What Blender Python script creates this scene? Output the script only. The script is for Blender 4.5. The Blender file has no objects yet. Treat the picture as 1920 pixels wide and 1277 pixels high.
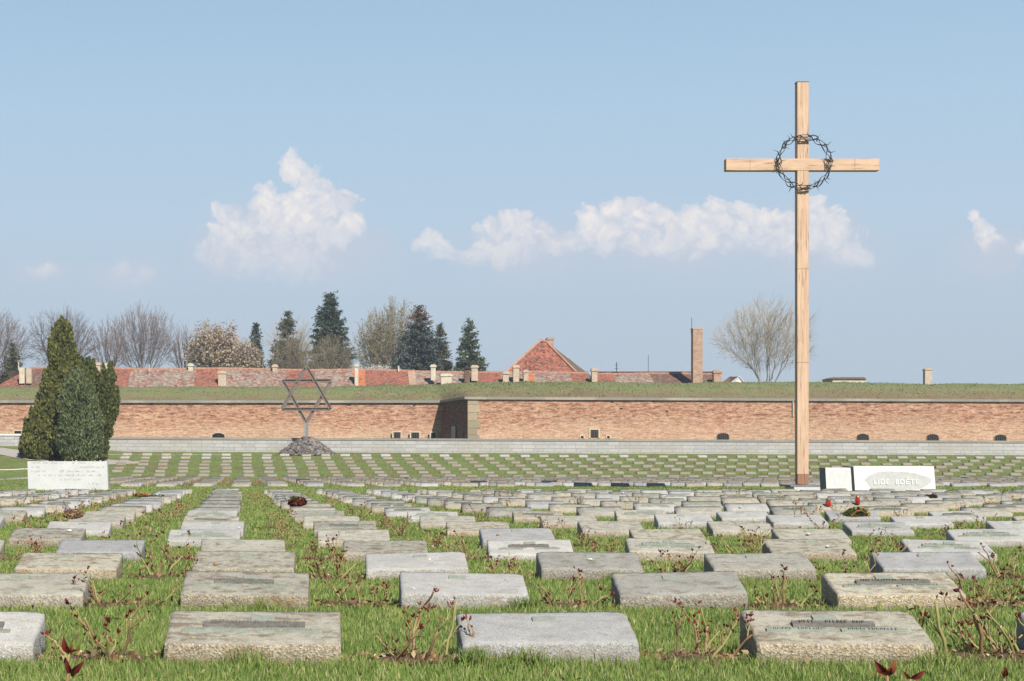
import bpy, bmesh, math, random
import numpy as np
from mathutils import Vector, Matrix

random.seed(7); RNG = np.random.default_rng(7)
R = math.radians
scene = bpy.context.scene
COL = scene.collection

# ------------------------------------------------------------------ camera, world, sun, exposure
EYE = 0.78
cam = bpy.data.cameras.new('camera'); cob = bpy.data.objects.new('camera', cam); COL.objects.link(cob)
cob.location = (0, 0, EYE); cob.rotation_euler = (R(90), 0, 0)
cam.sensor_width = 36; cam.lens = 60; cam.shift_x = 332/1920; cam.shift_y = 201.5/1920
cam.clip_start = 0.1; cam.clip_end = 20000
scene.camera = cob
scene.view_settings.view_transform = 'Standard'; scene.view_settings.look = 'None'
scene.view_settings.gamma = 1; scene.view_settings.exposure = 0.58
scene.render.resolution_x = 1024; scene.render.resolution_y = 681

SUN_AZ, SUN_EL = 20, 42                     # azimuth right of straight behind the camera
sd = Vector((math.sin(R(SUN_AZ))*math.cos(R(SUN_EL)), -math.cos(R(SUN_AZ))*math.cos(R(SUN_EL)), math.sin(R(SUN_EL))))
sl = bpy.data.lights.new('sun', 'SUN'); sl.energy = 5.0; sl.angle = R(0.53); sl.color = (1, .935, .85)
so = bpy.data.objects.new('sun', sl); COL.objects.link(so)
so.rotation_euler = sd.to_track_quat('Z', 'Y').to_euler(); so.location = (20, -20, 30)

def lin(r, g, b):
    f = lambda c: ((c/255+.055)/1.055)**2.4 if c/255 > .04045 else c/255/12.92
    return (f(r), f(g), f(b), 1)

def build_world():
    w = bpy.data.worlds.new('World'); scene.world = w; w.use_nodes = True
    w.cycles.sampling_method = 'MANUAL'; w.cycles.sample_map_resolution = 256
    nt = w.node_tree; N = nt.nodes; L = nt.links; N.clear()
    def nd(t, **k):
        n = N.new(t)
        for a, b in k.items(): setattr(n, a, b)
        return n
    def vm(op, a, b=None):
        n = nd('ShaderNodeVectorMath', operation=op)
        for i, s in enumerate((a, b)):
            if s is None: continue
            if hasattr(s, 'links'): L.new(s, n.inputs[i])
            else: n.inputs[i].default_value = s
        return n.outputs['Value'] if op in ('LENGTH', 'DOT_PRODUCT') else n.outputs['Vector']
    def ma(op, a, b=0.0, clamp=False):
        n = nd('ShaderNodeMath', operation=op); n.use_clamp = clamp
        for i, s in enumerate((a, b)):
            if hasattr(s, 'links'): L.new(s, n.inputs[i])
            else: n.inputs[i].default_value = s
        return n.outputs[0]
    def mr(v, a, b, c=0., d=1., t='SMOOTHSTEP'):
        n = nd('ShaderNodeMapRange', interpolation_type=t); L.new(v, n.inputs[0])
        for i, x in enumerate((a, b, c, d)): n.inputs[i+1].default_value = x
        return n.outputs[0]
    tc = nd('ShaderNodeTexCoord'); sep = nd('ShaderNodeSeparateXYZ'); L.new(tc.outputs['Generated'], sep.inputs[0])
    sky = nd('ShaderNodeTexSky', sky_type='NISHITA'); sky.sun_disc = False
    sky.sun_elevation = R(SUN_EL); sky.sun_rotation = R(180-SUN_AZ); sky.air_density = 1; sky.dust_density = 1.5
    ramp = nd('ShaderNodeValToRGB'); e = ramp.color_ramp.elements
    stops = [(0, (184, 200, 215)), (.07, (187, 204, 220)), (.13, (186, 208, 228)), (.2, (176, 205, 229)), (.27, (162, 194, 221)), (.42, (100, 145, 196)), (.65, (48, 86, 146)), (1, (26, 56, 112))]
    e[0].position = 0; e[0].color = lin(*stops[0][1]); e[1].position = 1; e[1].color = lin(*stops[-1][1])
    for p, c in stops[1:-1]:
        x = e.new(p); x.color = lin(*c)
    L.new(sep.outputs[2], ramp.inputs[0])
    # gnomonic sky coordinates round the viewing direction (+Y)
    u = ma('DIVIDE', sep.outputs[0], ma('MAXIMUM', sep.outputs[1], .02)); v = ma('DIVIDE', sep.outputs[2], ma('MAXIMUM', sep.outputs[1], .02))
    cb = nd('ShaderNodeCombineXYZ'); L.new(u, cb.inputs[0]); L.new(v, cb.inputs[1]); uv = cb.outputs[0]
    def noise(scale, detail=8, rough=.6, vec=uv, dist=0.):
        n = nd('ShaderNodeTexNoise'); n.inputs['Scale'].default_value = scale; n.inputs['Detail'].default_value = detail
        n.inputs['Roughness'].default_value = rough; n.inputs['Distortion'].default_value = dist; L.new(vec, n.inputs['Vector']); return n
    def vor(scale, vec):
        n = nd('ShaderNodeTexVoronoi', feature='SMOOTH_F1'); n.inputs['Scale'].default_value = scale
        n.inputs['Smoothness'].default_value = .35; n.inputs['Detail'].default_value = 2.5; n.inputs['Roughness'].default_value = .55; L.new(vec, n.inputs['Vector']); return n
    nw = noise(30, 7, .62)
    off = vm('SUBTRACT', nw.outputs['Color'], (.5, .5, .5)); off = vm('MULTIPLY', off, (.026, .026, 0)); uw = vm('ADD', uv, off)
    # blobs: px centre, px radii
    def field(blobs):
        f = None
        for (x, y, rx, ry) in blobs:
            c = ((x-628)/3200, (840-y)/3200, 0)
            d = vm('MULTIPLY', vm('SUBTRACT', uw, c), (3200/rx, 3200/ry, 0))
            l = ma('SUBTRACT', 1.0, vm('LENGTH', d))
            f = l if f is None else ma('MAXIMUM', f, l)
        return f
    main = field([(1045, 458, 60, 30), (870, 478, 60, 26), (1290, 445, 250, 50), (955, 455, 120, 52), (1500, 450, 130, 50), (548, 322, 32, 44), (520, 480, 120, 60), (410, 470, 50, 40), (575, 345, 42, 48), (612, 395, 66, 54), (640, 382, 44, 34), (650, 420, 38, 45), (560, 400, 75, 62), (492, 352, 26, 24), (495, 390, 48, 52),
                  (440, 410, 42, 44), (430, 440, 48, 40), (520, 430, 95, 60), (600, 440, 75, 42),
                  (805, 452, 33, 32), (825, 468, 36, 26), (955, 422, 66, 32), (983, 410, 34, 24), (1015, 440, 48, 34), (930, 430, 44, 30),
                  (1105, 405, 40, 32), (1145, 398, 34, 28), (1135, 435, 72, 46), (1195, 400, 44, 30), (1235, 410, 48, 32), (1285, 418, 62, 36), (1345, 395, 38, 32), (1392, 396, 42, 30), (1350, 430, 100, 46),
                  (1440, 405, 34, 26), (1480, 410, 46, 32), (1440, 450, 80, 44), (1530, 385, 22, 26), (1540, 420, 48, 46), (1560, 455, 52, 42), (1590, 478, 60, 30),
                  (1830, 405, 18, 13), (1848, 432, 30, 26), (1865, 455, 34, 24), (1930, 465, 28, 22), (75, 500, 44, 16), (228, 510, 32, 24), (250, 530, 40, 22)])
    vn = vor(85, uw); vn2 = vor(210, uw); nn = noise(60, 9, .62)
    dens = ma('ADD', main, ma('MULTIPLY', ma('SUBTRACT', nn.outputs['Fac'], .5), .55))
    dens = ma('ADD', dens, ma('MULTIPLY', ma('SUBTRACT', .42, vn.outputs['Distance']), .38))
    dens = ma('ADD', dens, ma('MULTIPLY', ma('SUBTRACT', .42, vn2.outputs['Distance']), .20))
    alpha = ma('ADD', ma('MULTIPLY', mr(dens, -.24, -.03), .66), ma('MULTIPLY', mr(dens, -.15, .28), .34))
    fade = mr(v, .078, .138)                       # bases melt into the haze
    alpha = ma('MULTIPLY', ma('MULTIPLY', alpha, fade), .96)
    # soft lower mass and veil
    soft = field([(520, 450, 190, 120), (640, 480, 160, 90), (430, 470, 120, 80), (1000, 470, 220, 90), (1250, 460, 330, 110), (1500, 470, 210, 110), (1860, 480, 120, 70), (240, 520, 110, 50), (80, 505, 90, 36)])
    veil = mr(ma('ADD', soft, ma('MULTIPLY', ma('SUBTRACT', noise(18, 6, .6).outputs['Fac'], .5), .8)), .0, .9)
    veil = ma('MULTIPLY', ma('MULTIPLY', veil, mr(v, .06, .125)), .6)
    # cloud shading: bright heads, blue-grey hollows
    n3 = noise(38, 7, .58, uw, .3)
    sh = ma('ADD', ma('MULTIPLY', dens, .30), ma('MULTIPLY', ma('SUBTRACT', n3.outputs['Fac'], .12), .85))
    sh = ma('ADD', sh, ma('ADD', ma('MULTIPLY', ma('SUBTRACT', .38, vn.outputs['Distance']), .34), ma('MULTIPLY', ma('SUBTRACT', .38, vn2.outputs['Distance']), .22)))
    sh = ma('ADD', sh, ma('MULTIPLY', ma('SUBTRACT', v, .060), 4.5))
    cr = nd('ShaderNodeValToRGB'); cr.color_ramp.elements[0].position = .14; cr.color_ramp.elements[0].color = lin(208, 214, 227)
    cr.color_ramp.elements[1].position = .70; cr.color_ramp.elements[1].color = lin(246, 240, 237); L.new(sh, cr.inputs[0])
    def mix(f, a, b):
        m = nd('ShaderNodeMix', data_type='RGBA')
        if hasattr(f, 'links'): L.new(f, m.inputs[0])
        else: m.inputs[0].default_value = f
        for s, i in ((a, 6), (b, 7)):
            if hasattr(s, 'links'): L.new(s, m.inputs[i])
            else: m.inputs[i].default_value = s
        return m.outputs[2]
    skyc = vm('SCALE', sky.outputs[0]); N_ = skyc.node; N_.inputs['Scale'].default_value = .07*12
    base = ramp.outputs[0]
    c = mix(veil, base, lin(205, 208, 220)); c = mix(alpha, c, cr.outputs[0])
    gain = nd('ShaderNodeVectorMath', operation='SCALE'); L.new(c, gain.inputs[0]); gain.inputs['Scale'].default_value = 1/.12*.80*.80
    sks = nd('ShaderNodeVectorMath', operation='SCALE'); L.new(sky.outputs[0], sks.inputs[0]); sks.inputs['Scale'].default_value = .028
    ad = vm('ADD', gain.outputs[0], sks.outputs[0])
    bg = nd('ShaderNodeBackground'); bg.inputs[1].default_value = .12; L.new(ad, bg.inputs[0])
    out = nd('ShaderNodeOutputWorld'); L.new(bg.outputs[0], out.inputs[0])
build_world()

# ------------------------------------------------------------------ helpers
F = 3200.0
def P(x, y, Y): return Vector(((x-628)*Y/F, Y, EYE-(y-840)*Y/F))
GT = [(0, EYE-.78), (110, EYE-.78-.01125*110), (113.5, EYE-1.90), (115.9, EYE-1.68), (118.3, EYE-1.47), (120.7, EYE-1.26),
      (123, EYE-1.06), (125.4, EYE-.83), (127.8, EYE-.60), (131, EYE-.33), (134, EYE-.30), (145, EYE-1.5), (400, EYE-3), (1200, EYE-6), (6000, EYE-12)]
GTY = [a for a, b in GT]; GTZ = [b for a, b in GT]
def gz(X, Y):
    X = np.asarray(X, float); Y = np.asarray(Y, float)
    z = np.interp(Y, GTY, GTZ)
    t = np.clip((Y-100)/20, 0, 1); t = t*t*(3-2*t)
    z = z - .004*np.clip(X, -60, 90)*t
    l = np.clip((-15.5-X)/6, 0, 1); l = l*l*(3-2*l)
    t2 = np.clip((Y-108)/22, 0, 1)*np.clip((160-Y)/20, 0, 1)
    return z + .38*l*t2
def hit(x, y):
    best = None; prev = None
    for Y in np.arange(4, 134, .1):
        p = P(x, y, Y); d = p.z-float(gz(p.x, Y))
        if prev is not None and d <= 0 < prev: return Vector((p.x, p.y, float(gz(p.x, p.y))))
        prev = d
    return P(x, y, 130)

def tag(o, label=None, cat=None, group=None, kind=None):
    if label: o['label'] = label
    if cat: o['category'] = cat
    if group: o['group'] = group
    if kind: o['kind'] = kind
    return o
def empty(name, loc, label=None, cat=None, group=None, rz=0):
    o = bpy.data.objects.new(name, None); COL.objects.link(o); o.location = loc; o.rotation_euler = (0, 0, rz)
    o.empty_display_size = .2
    return tag(o, label, cat, group)
def npmesh(name, V, Fs, mat=None, parent=None, smooth=False, link=True):
    """V (n,3), Fs list of (m,k) int arrays"""
    V = np.asarray(V, np.float32)
    if not (isinstance(Fs, list) and len(Fs) and isinstance(Fs[0], np.ndarray)): Fs = [Fs]
    Fs = [np.asarray(f, np.int32) for f in Fs if len(f)]
    me = bpy.data.meshes.new(name); me.vertices.add(len(V)); me.vertices.foreach_set('co', V.ravel())
    tot = sum(f.size for f in Fs); npoly = sum(len(f) for f in Fs)
    me.loops.add(tot); me.polygons.add(npoly)
    me.loops.foreach_set('vertex_index', np.concatenate([f.ravel() for f in Fs]))
    lt = np.concatenate([np.full(len(f), f.shape[1], np.int32) for f in Fs])
    me.polygons.foreach_set('loop_start', np.concatenate([[0], np.cumsum(lt)[:-1]]).astype(np.int32))
    me.polygons.foreach_set('loop_total', lt)
    if smooth: me.polygons.foreach_set('use_smooth', np.ones(npoly, bool))
    me.update(calc_edges=True); me.validate()
    if mat: me.materials.append(mat)
    o = bpy.data.objects.new(name, me)
    if link: COL.objects.link(o)
    if parent: o.parent = parent
    return o
class MB:
    def __init__(s): s.v = []; s.q = []; s.t = []; s.n = []
    def add(s, vs, fs):
        b = len(s.v); s.v += [tuple(v) for v in vs]
        for f in fs:
            f = [i+b for i in f]
            (s.q if len(f) == 4 else s.t if len(f) == 3 else s.n).append(f)
        return s
    def hexa(s, p):   # p: 8 points, bottom 4 ccw then top 4
        return s.add(p, [(0, 3, 2, 1), (4, 5, 6, 7), (0, 1, 5, 4), (1, 2, 6, 5), (2, 3, 7, 6), (3, 0, 4, 7)])
    def box(s, x0, x1, y0, y1, z0, z1):
        return s.hexa([(x0, y0, z0), (x1, y0, z0), (x1, y1, z0), (x0, y1, z0), (x0, y0, z1), (x1, y0, z1), (x1, y1, z1), (x0, y1, z1)])
    def tube(s, pts, rad, n=6, cap=True):
        pts = [Vector(p) for p in pts]; rings = []
        if not hasattr(rad, '__len__'): rad = [rad]*len(pts)
        for i, p in enumerate(pts):
            d = (pts[min(i+1, len(pts)-1)]-pts[max(i-1, 0)])
            d = d.normalized() if d.length > 1e-9 else Vector((0, 0, 1))
            a = d.cross(Vector((.31, .87, .38))).normalized(); b = d.cross(a)
            rings.append([p+(a*math.cos(t)+b*math.sin(t))*rad[i] for t in [2*math.pi*k/n for k in range(n)]])
        vs = [v for r in rings for v in r]; fs = []
        for i in range(len(pts)-1):
            for k in range(n): fs.append((i*n+k, i*n+(k+1) % n, (i+1)*n+(k+1) % n, (i+1)*n+k))
        if cap: fs += [tuple(range(n))[::-1], tuple((len(pts)-1)*n+k for k in range(n))]
        return s.add(vs, fs)
    def build(s, name, mat, parent=None, bevel=0, smooth=False, seg=1):
        me = bpy.data.meshes.new(name); me.from_pydata(s.v, [], s.q+s.t+s.n); me.update()
        if mat: me.materials.append(mat)
        if smooth:
            me.polygons.foreach_set('use_smooth', np.ones(len(me.polygons), bool))
        o = bpy.data.objects.new(name, me); COL.objects.link(o)
        if bevel:
            bm = bmesh.new(); bm.from_mesh(me)
            bmesh.ops.bevel(bm, geom=bm.edges[:]+bm.verts[:], offset=bevel, segments=seg, affect='EDGES', clamp_overlap=True)
            bm.to_mesh(me); bm.free()
        if parent: o.parent = parent
        return o

# ------------------------------------------------------------------ materials
class Mat:
    def __init__(s, name, rough=.9, spec=.25):
        s.m = bpy.data.materials.new(name); s.m.use_nodes = True; s.nt = s.m.node_tree; s.N = s.nt.nodes; s.L = s.nt.links
        s.b = s.N['Principled BSDF']; s.b.inputs['Roughness'].default_value = rough
        s.b.inputs['Specular IOR Level'].default_value = spec; s.cv = None
    def nd(s, t, **k):
        n = s.N.new(t)
        for a, b in k.items(): setattr(n, a, b)
        return n
    def setin(s, i, v):
        if hasattr(v, 'links'): s.L.new(v, i)
        else: i.default_value = v
    def coords(s, kind='Object', scale=(1, 1, 1), rand=0):
        tc = s.nd('ShaderNodeTexCoord'); v = tc.outputs[kind]
        if kind == 'World':
            pass
        if rand:
            oi = s.nd('ShaderNodeObjectInfo'); a = s.nd('ShaderNodeVectorMath', operation='ADD')
            m = s.nd('ShaderNodeMath', operation='MULTIPLY'); s.L.new(oi.outputs['Random'], m.inputs[0]); m.inputs[1].default_value = rand
            s.L.new(v, a.inputs[0]); s.L.new(m.outputs[0], a.inputs[1]); v = a.outputs[0]
        if scale != (1, 1, 1):
            mp = s.nd('ShaderNodeVectorMath', operation='MULTIPLY'); s.L.new(v, mp.inputs[0]); mp.inputs[1].default_value = scale; v = mp.outputs[0]
        return v
    def pos(s, scale=(1, 1, 1)):
        g = s.nd('ShaderNodeNewGeometry'); v = g.outputs['Position']
        if scale != (1, 1, 1):
            mp = s.nd('ShaderNodeVectorMath', operation='MULTIPLY'); s.L.new(v, mp.inputs[0]); mp.inputs[1].default_value = scale; v = mp.outputs[0]
        return v
    def noise(s, v, scale, detail=4, rough=.55, out='Fac'):
        n = s.nd('ShaderNodeTexNoise'); s.L.new(v, n.inputs['Vector']); n.inputs['Scale'].default_value = scale
        n.inputs['Detail'].default_value = detail; n.inputs['Roughness'].default_value = rough; return n.outputs[out]
    def vor(s, v, scale, out='Distance', feature='F1'):
        n = s.nd('ShaderNodeTexVoronoi', feature=feature); s.L.new(v, n.inputs['Vector']); n.inputs['Scale'].default_value = scale; return n.outputs[out]
    def ramp(s, f, stops, interp='LINEAR'):
        n = s.nd('ShaderNodeValToRGB'); e = n.color_ramp.elements; n.color_ramp.interpolation = interp
        c4 = lambda c: tuple(c)+(1,) if hasattr(c, '__len__') and len(c) == 3 else (c, c, c, 1)
        e[0].position = stops[0][0]; e[0].color = c4(stops[0][1]); e[1].position = stops[-1][0]; e[1].color = c4(stops[-1][1])
        for p, c in stops[1:-1]: e.new(p).color = c4(c)
        s.L.new(f, n.inputs[0]); return n.outputs[0]
    def mix(s, f, a, b, blend='MIX'):
        n = s.nd('ShaderNodeMix', data_type='RGBA', blend_type=blend); s.setin(n.inputs[0], f)
        for v, i in ((a, 6), (b, 7)):
            if not hasattr(v, 'links') and hasattr(v, '__len__') and len(v) == 3: v = tuple(v)+(1,)
            s.setin(n.inputs[i], v)
        return n.outputs[2]
    def math(s, op, a, b=0., clamp=False):
        n = s.nd('ShaderNodeMath', operation=op); n.use_clamp = clamp; s.setin(n.inputs[0], a); s.setin(n.inputs[1], b); return n.outputs[0]
    def mr(s, v, a, b, c=0., d=1.):
        n = s.nd('ShaderNodeMapRange'); s.L.new(v, n.inputs[0])
        for i, x in enumerate((a, b, c, d)): n.inputs[i+1].default_value = x
        return n.outputs[0]
    def normal(s):
        g = s.nd('ShaderNodeNewGeometry'); sp = s.nd('ShaderNodeSeparateXYZ'); s.L.new(g.outputs['Normal'], sp.inputs[0]); return sp.outputs
    def island(s):
        return s.nd('ShaderNodeNewGeometry').outputs['Random Per Island']
    def orand(s): return s.nd('ShaderNodeObjectInfo').outputs['Random']
    def tone(s, c):
        return s.mix(1, c if hasattr(c, 'links') else tuple(c)+(1,), (.80, .80, .80), 'MULTIPLY')
    def color(s, c): s.setin(s.b.inputs['Base Color'], s.tone(c)); return s
    def bump(s, h, strength=.5, dist=.01):
        n = s.nd('ShaderNodeBump'); n.inputs['Strength'].default_value = strength; n.inputs['Distance'].default_value = dist
        s.L.new(h, n.inputs['Height']); s.L.new(n.outputs[0], s.b.inputs['Normal']); return s
    def transl(s, c, f=.35):
        t = s.nd('ShaderNodeBsdfTranslucent'); s.setin(t.inputs[0], s.tone(c))
        m = s.nd('ShaderNodeMixShader'); m.inputs[0].default_value = f
        s.L.new(s.b.outputs[0], m.inputs[1]); s.L.new(t.outputs[0], m.inputs[2])
        s.L.new(m.outputs[0], s.N['Material Output'].inputs[0]); return s

def simple(name, c, c2=None, scale=8, rough=.9, bump=0, metallic=0, kind='Object', spec=.25):
    m = Mat(name, rough, spec); v = m.coords(kind)
    if c2 is None: c2 = tuple(x*.75 for x in c)
    n = m.noise(v, scale, 5); m.color(m.ramp(n, [(.3, c2), (.7, c)])); m.b.inputs['Metallic'].default_value = metallic
    if bump: m.bump(n, bump, .02)
    return m.m

def grass_ground():
    m = Mat('grass_ground'); v = m.pos()
    big = m.noise(v, .35, 5, .6); mid = m.noise(v, 2.2, 5, .65); fine = m.noise(v, 22, 4, .7)
    st = m.noise(m.pos((.5, 1.2, 1)), .9, 6, .65)
    c = m.ramp(mid, [(.25, (.105, .165, .036)), (.5, (.175, .24, .06)), (.75, (.265, .30, .10))])
    c2 = m.ramp(fine, [(.3, (.5, .5, .5)), (.7, (1.25, 1.25, 1.2))]); c = m.mix(.75, c, c2, 'MULTIPLY')
    c = m.mix(m.mr(big, .5, .72, 0, .5), c, (.17, .16, .065))
    # dead rose litter between the far rows
    sp = m.nd('ShaderNodeSeparateXYZ'); m.L.new(v, sp.inputs[0])
    far = m.mr(sp.outputs[1], 62, 80, 0, 1)
    br = m.mr(st, .5, .66, 0, .75); c = m.mix(m.math('MULTIPLY', br, far), c, (.16, .105, .055))
    m.color(c); m.bump(m.noise(v, 35, 5, .7), .9, .03); return m.m
def berm_grass():
    m = Mat('berm_grass'); v = m.pos()
    n1 = m.noise(v, .28, 6, .65); n2 = m.noise(m.pos((1, 2.5, 2.5)), 1.3, 6, .7); n3 = m.noise(v, 6, 4, .7)
    sp = m.nd('ShaderNodeSeparateXYZ'); m.L.new(v, sp.inputs[0])
    h = m.math('ADD', sp.outputs[2], m.math('MULTIPLY', m.math('SUBTRACT', n1, .5), 4.5))
    c = m.ramp(m.mr(h, 5.3, 7.7), [(0, (.31, .23, .12)), (.3, (.32, .31, .135)), (.6, (.26, .32, .115)), (1, (.19, .275, .088))])
    c = m.mix(m.mr(n2, .45, .68, 0, .6), c, (.29, .215, .12))
    c = m.mix(.55, c, m.ramp(n3, [(.3, (.5, .5, .48)), (.72, (1.3, 1.3, 1.25))]), 'MULTIPLY')
    m.color(c); m.bump(m.noise(v, 5, 6, .7), 1, .25); return m.m
def blade_mat(name, a, b, c, dry):
    m = Mat(name, .7, .3); isl = m.island(); pn = m.noise(m.pos(), 1.6, 4, .6)
    k = m.math('ADD', m.math('MULTIPLY', isl, .5), m.math('MULTIPLY', pn, .75))
    col = m.ramp(k, [(.2, a), (.55, b), (.85, c)])
    d = m.math('MULTIPLY', m.mr(isl, .87, .92, 0, 1), 1)
    col = m.mix(m.math('MULTIPLY', d, .8), col, dry)
    m.color(col); m.transl(col, .3); return m.m
def stone_mat(name, base, dark, lich, agg, stain, lich_amt, front_amt):
    m = Mat(name, .92, .2); v = m.coords('Object', rand=37)
    nx = m.normal()
    n1 = m.noise(v, 5, 6, .65); n2 = m.noise(v, 19, 6, .7)
    c = m.mix(m.mr(n1, .35, .65), dark, base)
    # top: lichen film with dark and rusty streaks along the length
    stv = m.nd('ShaderNodeVectorMath', operation='MULTIPLY'); m.L.new(v, stv.inputs[0]); stv.inputs[1].default_value = (1, 2.6, 2.6)
    str_ = m.noise(stv.outputs[0], 9, 7, .72)
    top = m.mr(nx[2], .55, .8)
    lm = m.math('MULTIPLY', m.mr(n2, .42, .6, 0, lich_amt), top); c = m.mix(lm, c, lich)
    c = m.mix(m.math('MULTIPLY', m.math('MULTIPLY', m.mr(str_, .50, .60, 0, .9), top), lich_amt), c, stain)
    # front: exposed aggregate, brown stain
    fr = m.math('MULTIPLY', m.mr(nx[2], .6, .35), front_amt)
    vc = m.vor(v, 120, 'Color'); sv = m.nd('ShaderNodeSeparateXYZ'); m.L.new(vc, sv.inputs[0])
    ac = m.ramp(sv.outputs[0], [(0, tuple(x*.55 for x in agg)), (.5, agg), (1, tuple(min(.75, x*1.45) for x in agg))])
    c = m.mix(fr, c, ac)
    c = m.mix(m.math('MULTIPLY', fr, m.mr(m.noise(v, 7, 5, .6), .5, .68, 0, .75)), c, (.27, .17, .075))
    # earth splashed up from the lawn, and blotches of dark and orange lichen
    so_ = m.nd('ShaderNodeSeparateXYZ'); m.L.new(m.coords('Object'), so_.inputs[0])
    c = m.mix(m.mr(m.math('ADD', so_.outputs[2], m.math('MULTIPLY', m.math('SUBTRACT', n2, .5), .07)), .055, .005, 0, .6), c, (.20, .165, .11))
    lv = m.noise(v, 26, 3, .5); c = m.mix(m.math('MULTIPLY', m.mr(lv, .64, .69, 0, .7), m.mr(n1, .45, .6)), c, (.20, .195, .17))
    lo_ = m.noise(v, 33, 4, .6, 'Color'); sl_ = m.nd('ShaderNodeSeparateXYZ'); m.L.new(lo_, sl_.inputs[0]); c = m.mix(m.math('MULTIPLY', m.mr(sl_.outputs[1], .62, .67, 0, .65), lich_amt), c, (.50, .40, .19))
    # granite speckle
    sp = m.noise(v, 260, 2, .6); c = m.mix(.8, c, m.ramp(sp, [(.33, (.55, .55, .56)), (.5, (1, 1, 1)), (.68, (1.3, 1.3, 1.28))]), 'MULTIPLY')
    r = m.orand(); c = m.mix(1, c, m.ramp(r, [(0, (.76, .77, .79)), (.5, (.98, .97, .94)), (1, (1.12, 1.10, 1.05))]), 'MULTIPLY')
    m.color(c)
    h = m.math('ADD', m.math('MULTIPLY', m.vor(v, 120), m.math('MULTIPLY', fr, 1.2)), m.math('MULTIPLY', m.noise(v, 60, 5, .7), .9))
    m.bump(h, .7, .006); return m.m
def brick_fort(name, red=0.0, dark=1.0):
    m = Mat(name, .95, .1); v = m.pos()
    sp = m.nd('ShaderNodeSeparateXYZ'); m.L.new(v, sp.inputs[0])
    cb = m.nd('ShaderNodeCombineXYZ'); m.L.new(m.math('ADD', sp.outputs[0], sp.outputs[1]), cb.inputs[0]); m.L.new(sp.outputs[2], cb.inputs[1]); w = cb.outputs[0]
    br = m.nd('ShaderNodeTexBrick'); m.L.new(w, br.inputs['Vector']); br.inputs['Scale'].default_value = 1
    br.inputs['Brick Width'].default_value = .42; br.inputs['Row Height'].default_value = .16; br.inputs['Mortar Size'].default_value = .018; br.inputs['Bias'].default_value = 0
    br.inputs['Color1'].default_value = (.44, .275, .20, 1); br.inputs['Color2'].default_value = (.57, .42, .315, 1); br.inputs['Mortar'].default_value = (.50, .41, .33, 1)
    def st(sx, sz, scale, det=6, ro=.72):
        mm = m.nd('ShaderNodeVectorMath', operation='MULTIPLY'); m.L.new(w, mm.inputs[0]); mm.inputs[1].default_value = (sx, sz, 1); return m.noise(mm.outputs[0], scale, det, ro)
    blot = st(.9, 1.8, 5.0, 3, .7)
    s1 = st(.16, 1.2, 1.1); s2 = st(.8, 2.6, 1.3, 8, .8); s3 = st(1, 1, .22, 5, .6); s4 = st(.42, 2.4, 2.4, 7, .76)
    hgt = m.math('ADD', sp.outputs[2], m.math('MULTIPLY', m.math('SUBTRACT', s3, .5), 3.2))
    upper = m.mr(hgt, 2.4, 3.6)
    c = m.mix(m.math('MULTIPLY', upper, .5), br.outputs[0], (.42, .22, .15))
    c = m.mix(m.mr(s1, .52, .60, 0, .6), c, (.60, .45, .33))
    c = m.mix(m.math('MULTIPLY', m.mr(s2, .50, .60, 0, .75), m.math('ADD', upper, .22)), c, (.33, .14, .095))
    c = m.mix(m.math('MULTIPLY', m.mr(s4, .50, .60, 0, .8), m.math('ADD', upper, .3)), c, (.17, .085, .06))
    c = m.mix(m.mr(st(.6, 1.4, 2.6, 5, .75), .50, .60, 0, .55), c, (.64, .50, .37))
    c = m.mix(1, c, m.ramp(s3, [(.3, (.88, .86, .84)), (.7, (1.08, 1.06, 1.04))]), 'MULTIPLY')
    damp = m.math('MULTIPLY', m.mr(st(1.3, .10, 1.2, 4, .65), .54, .70, 0, .45), m.mr(sp.outputs[2], 1.5, 5.5)); c = m.mix(damp, c, (.22, .16, .12))
    c = m.mix(1, c, (1.09, 1.01, .94), 'MULTIPLY')
    c = m.mix(.75, c, m.ramp(blot, [(.34, (.62, .58, .56)), (.5, (1, 1, 1)), (.66, (1.28, 1.25, 1.22))]), 'MULTIPLY')
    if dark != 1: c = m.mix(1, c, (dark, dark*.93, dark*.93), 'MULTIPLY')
    m.color(c); m.bump(s4, .8, .12); return m.m
def block_wall():
    m = Mat('granite_blocks', .9, .2); v = m.pos(); sp = m.nd('ShaderNodeSeparateXYZ'); m.L.new(v, sp.inputs[0])
    cb = m.nd('ShaderNodeCombineXYZ'); m.L.new(sp.outputs[0], cb.inputs[0]); m.L.new(m.math('ADD', sp.outputs[2], m.math('MULTIPLY', sp.outputs[0], .004)), cb.inputs[1])
    br = m.nd('ShaderNodeTexBrick'); m.L.new(cb.outputs[0], br.inputs['Vector']); br.inputs['Scale'].default_value = 1
    br.inputs['Brick Width'].default_value = .82; br.inputs['Row Height'].default_value = .268; br.inputs['Mortar Size'].default_value = .014
    br.squash = 1.25; br.squash_frequency = 3; br.offset = .43
    br.inputs['Color1'].default_value = (.40, .40, .39, 1); br.inputs['Color2'].default_value = (.49, .49, .48, 1); br.inputs['Mortar'].default_value = (.26, .25, .235, 1)
    c = m.mix(m.mr(m.noise(v, .5, 5), .48, .66, 0, .45), br.outputs[0], (.40, .36, .29))
    c = m.mix(.5, c, m.ramp(m.noise(v, 5, 4), [(.3, (.78, .78, .78)), (.7, (1.15, 1.15, 1.15))]), 'MULTIPLY')
    m.color(c); m.bump(br.outputs['Fac'], .5, -.03); return m.m
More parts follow.
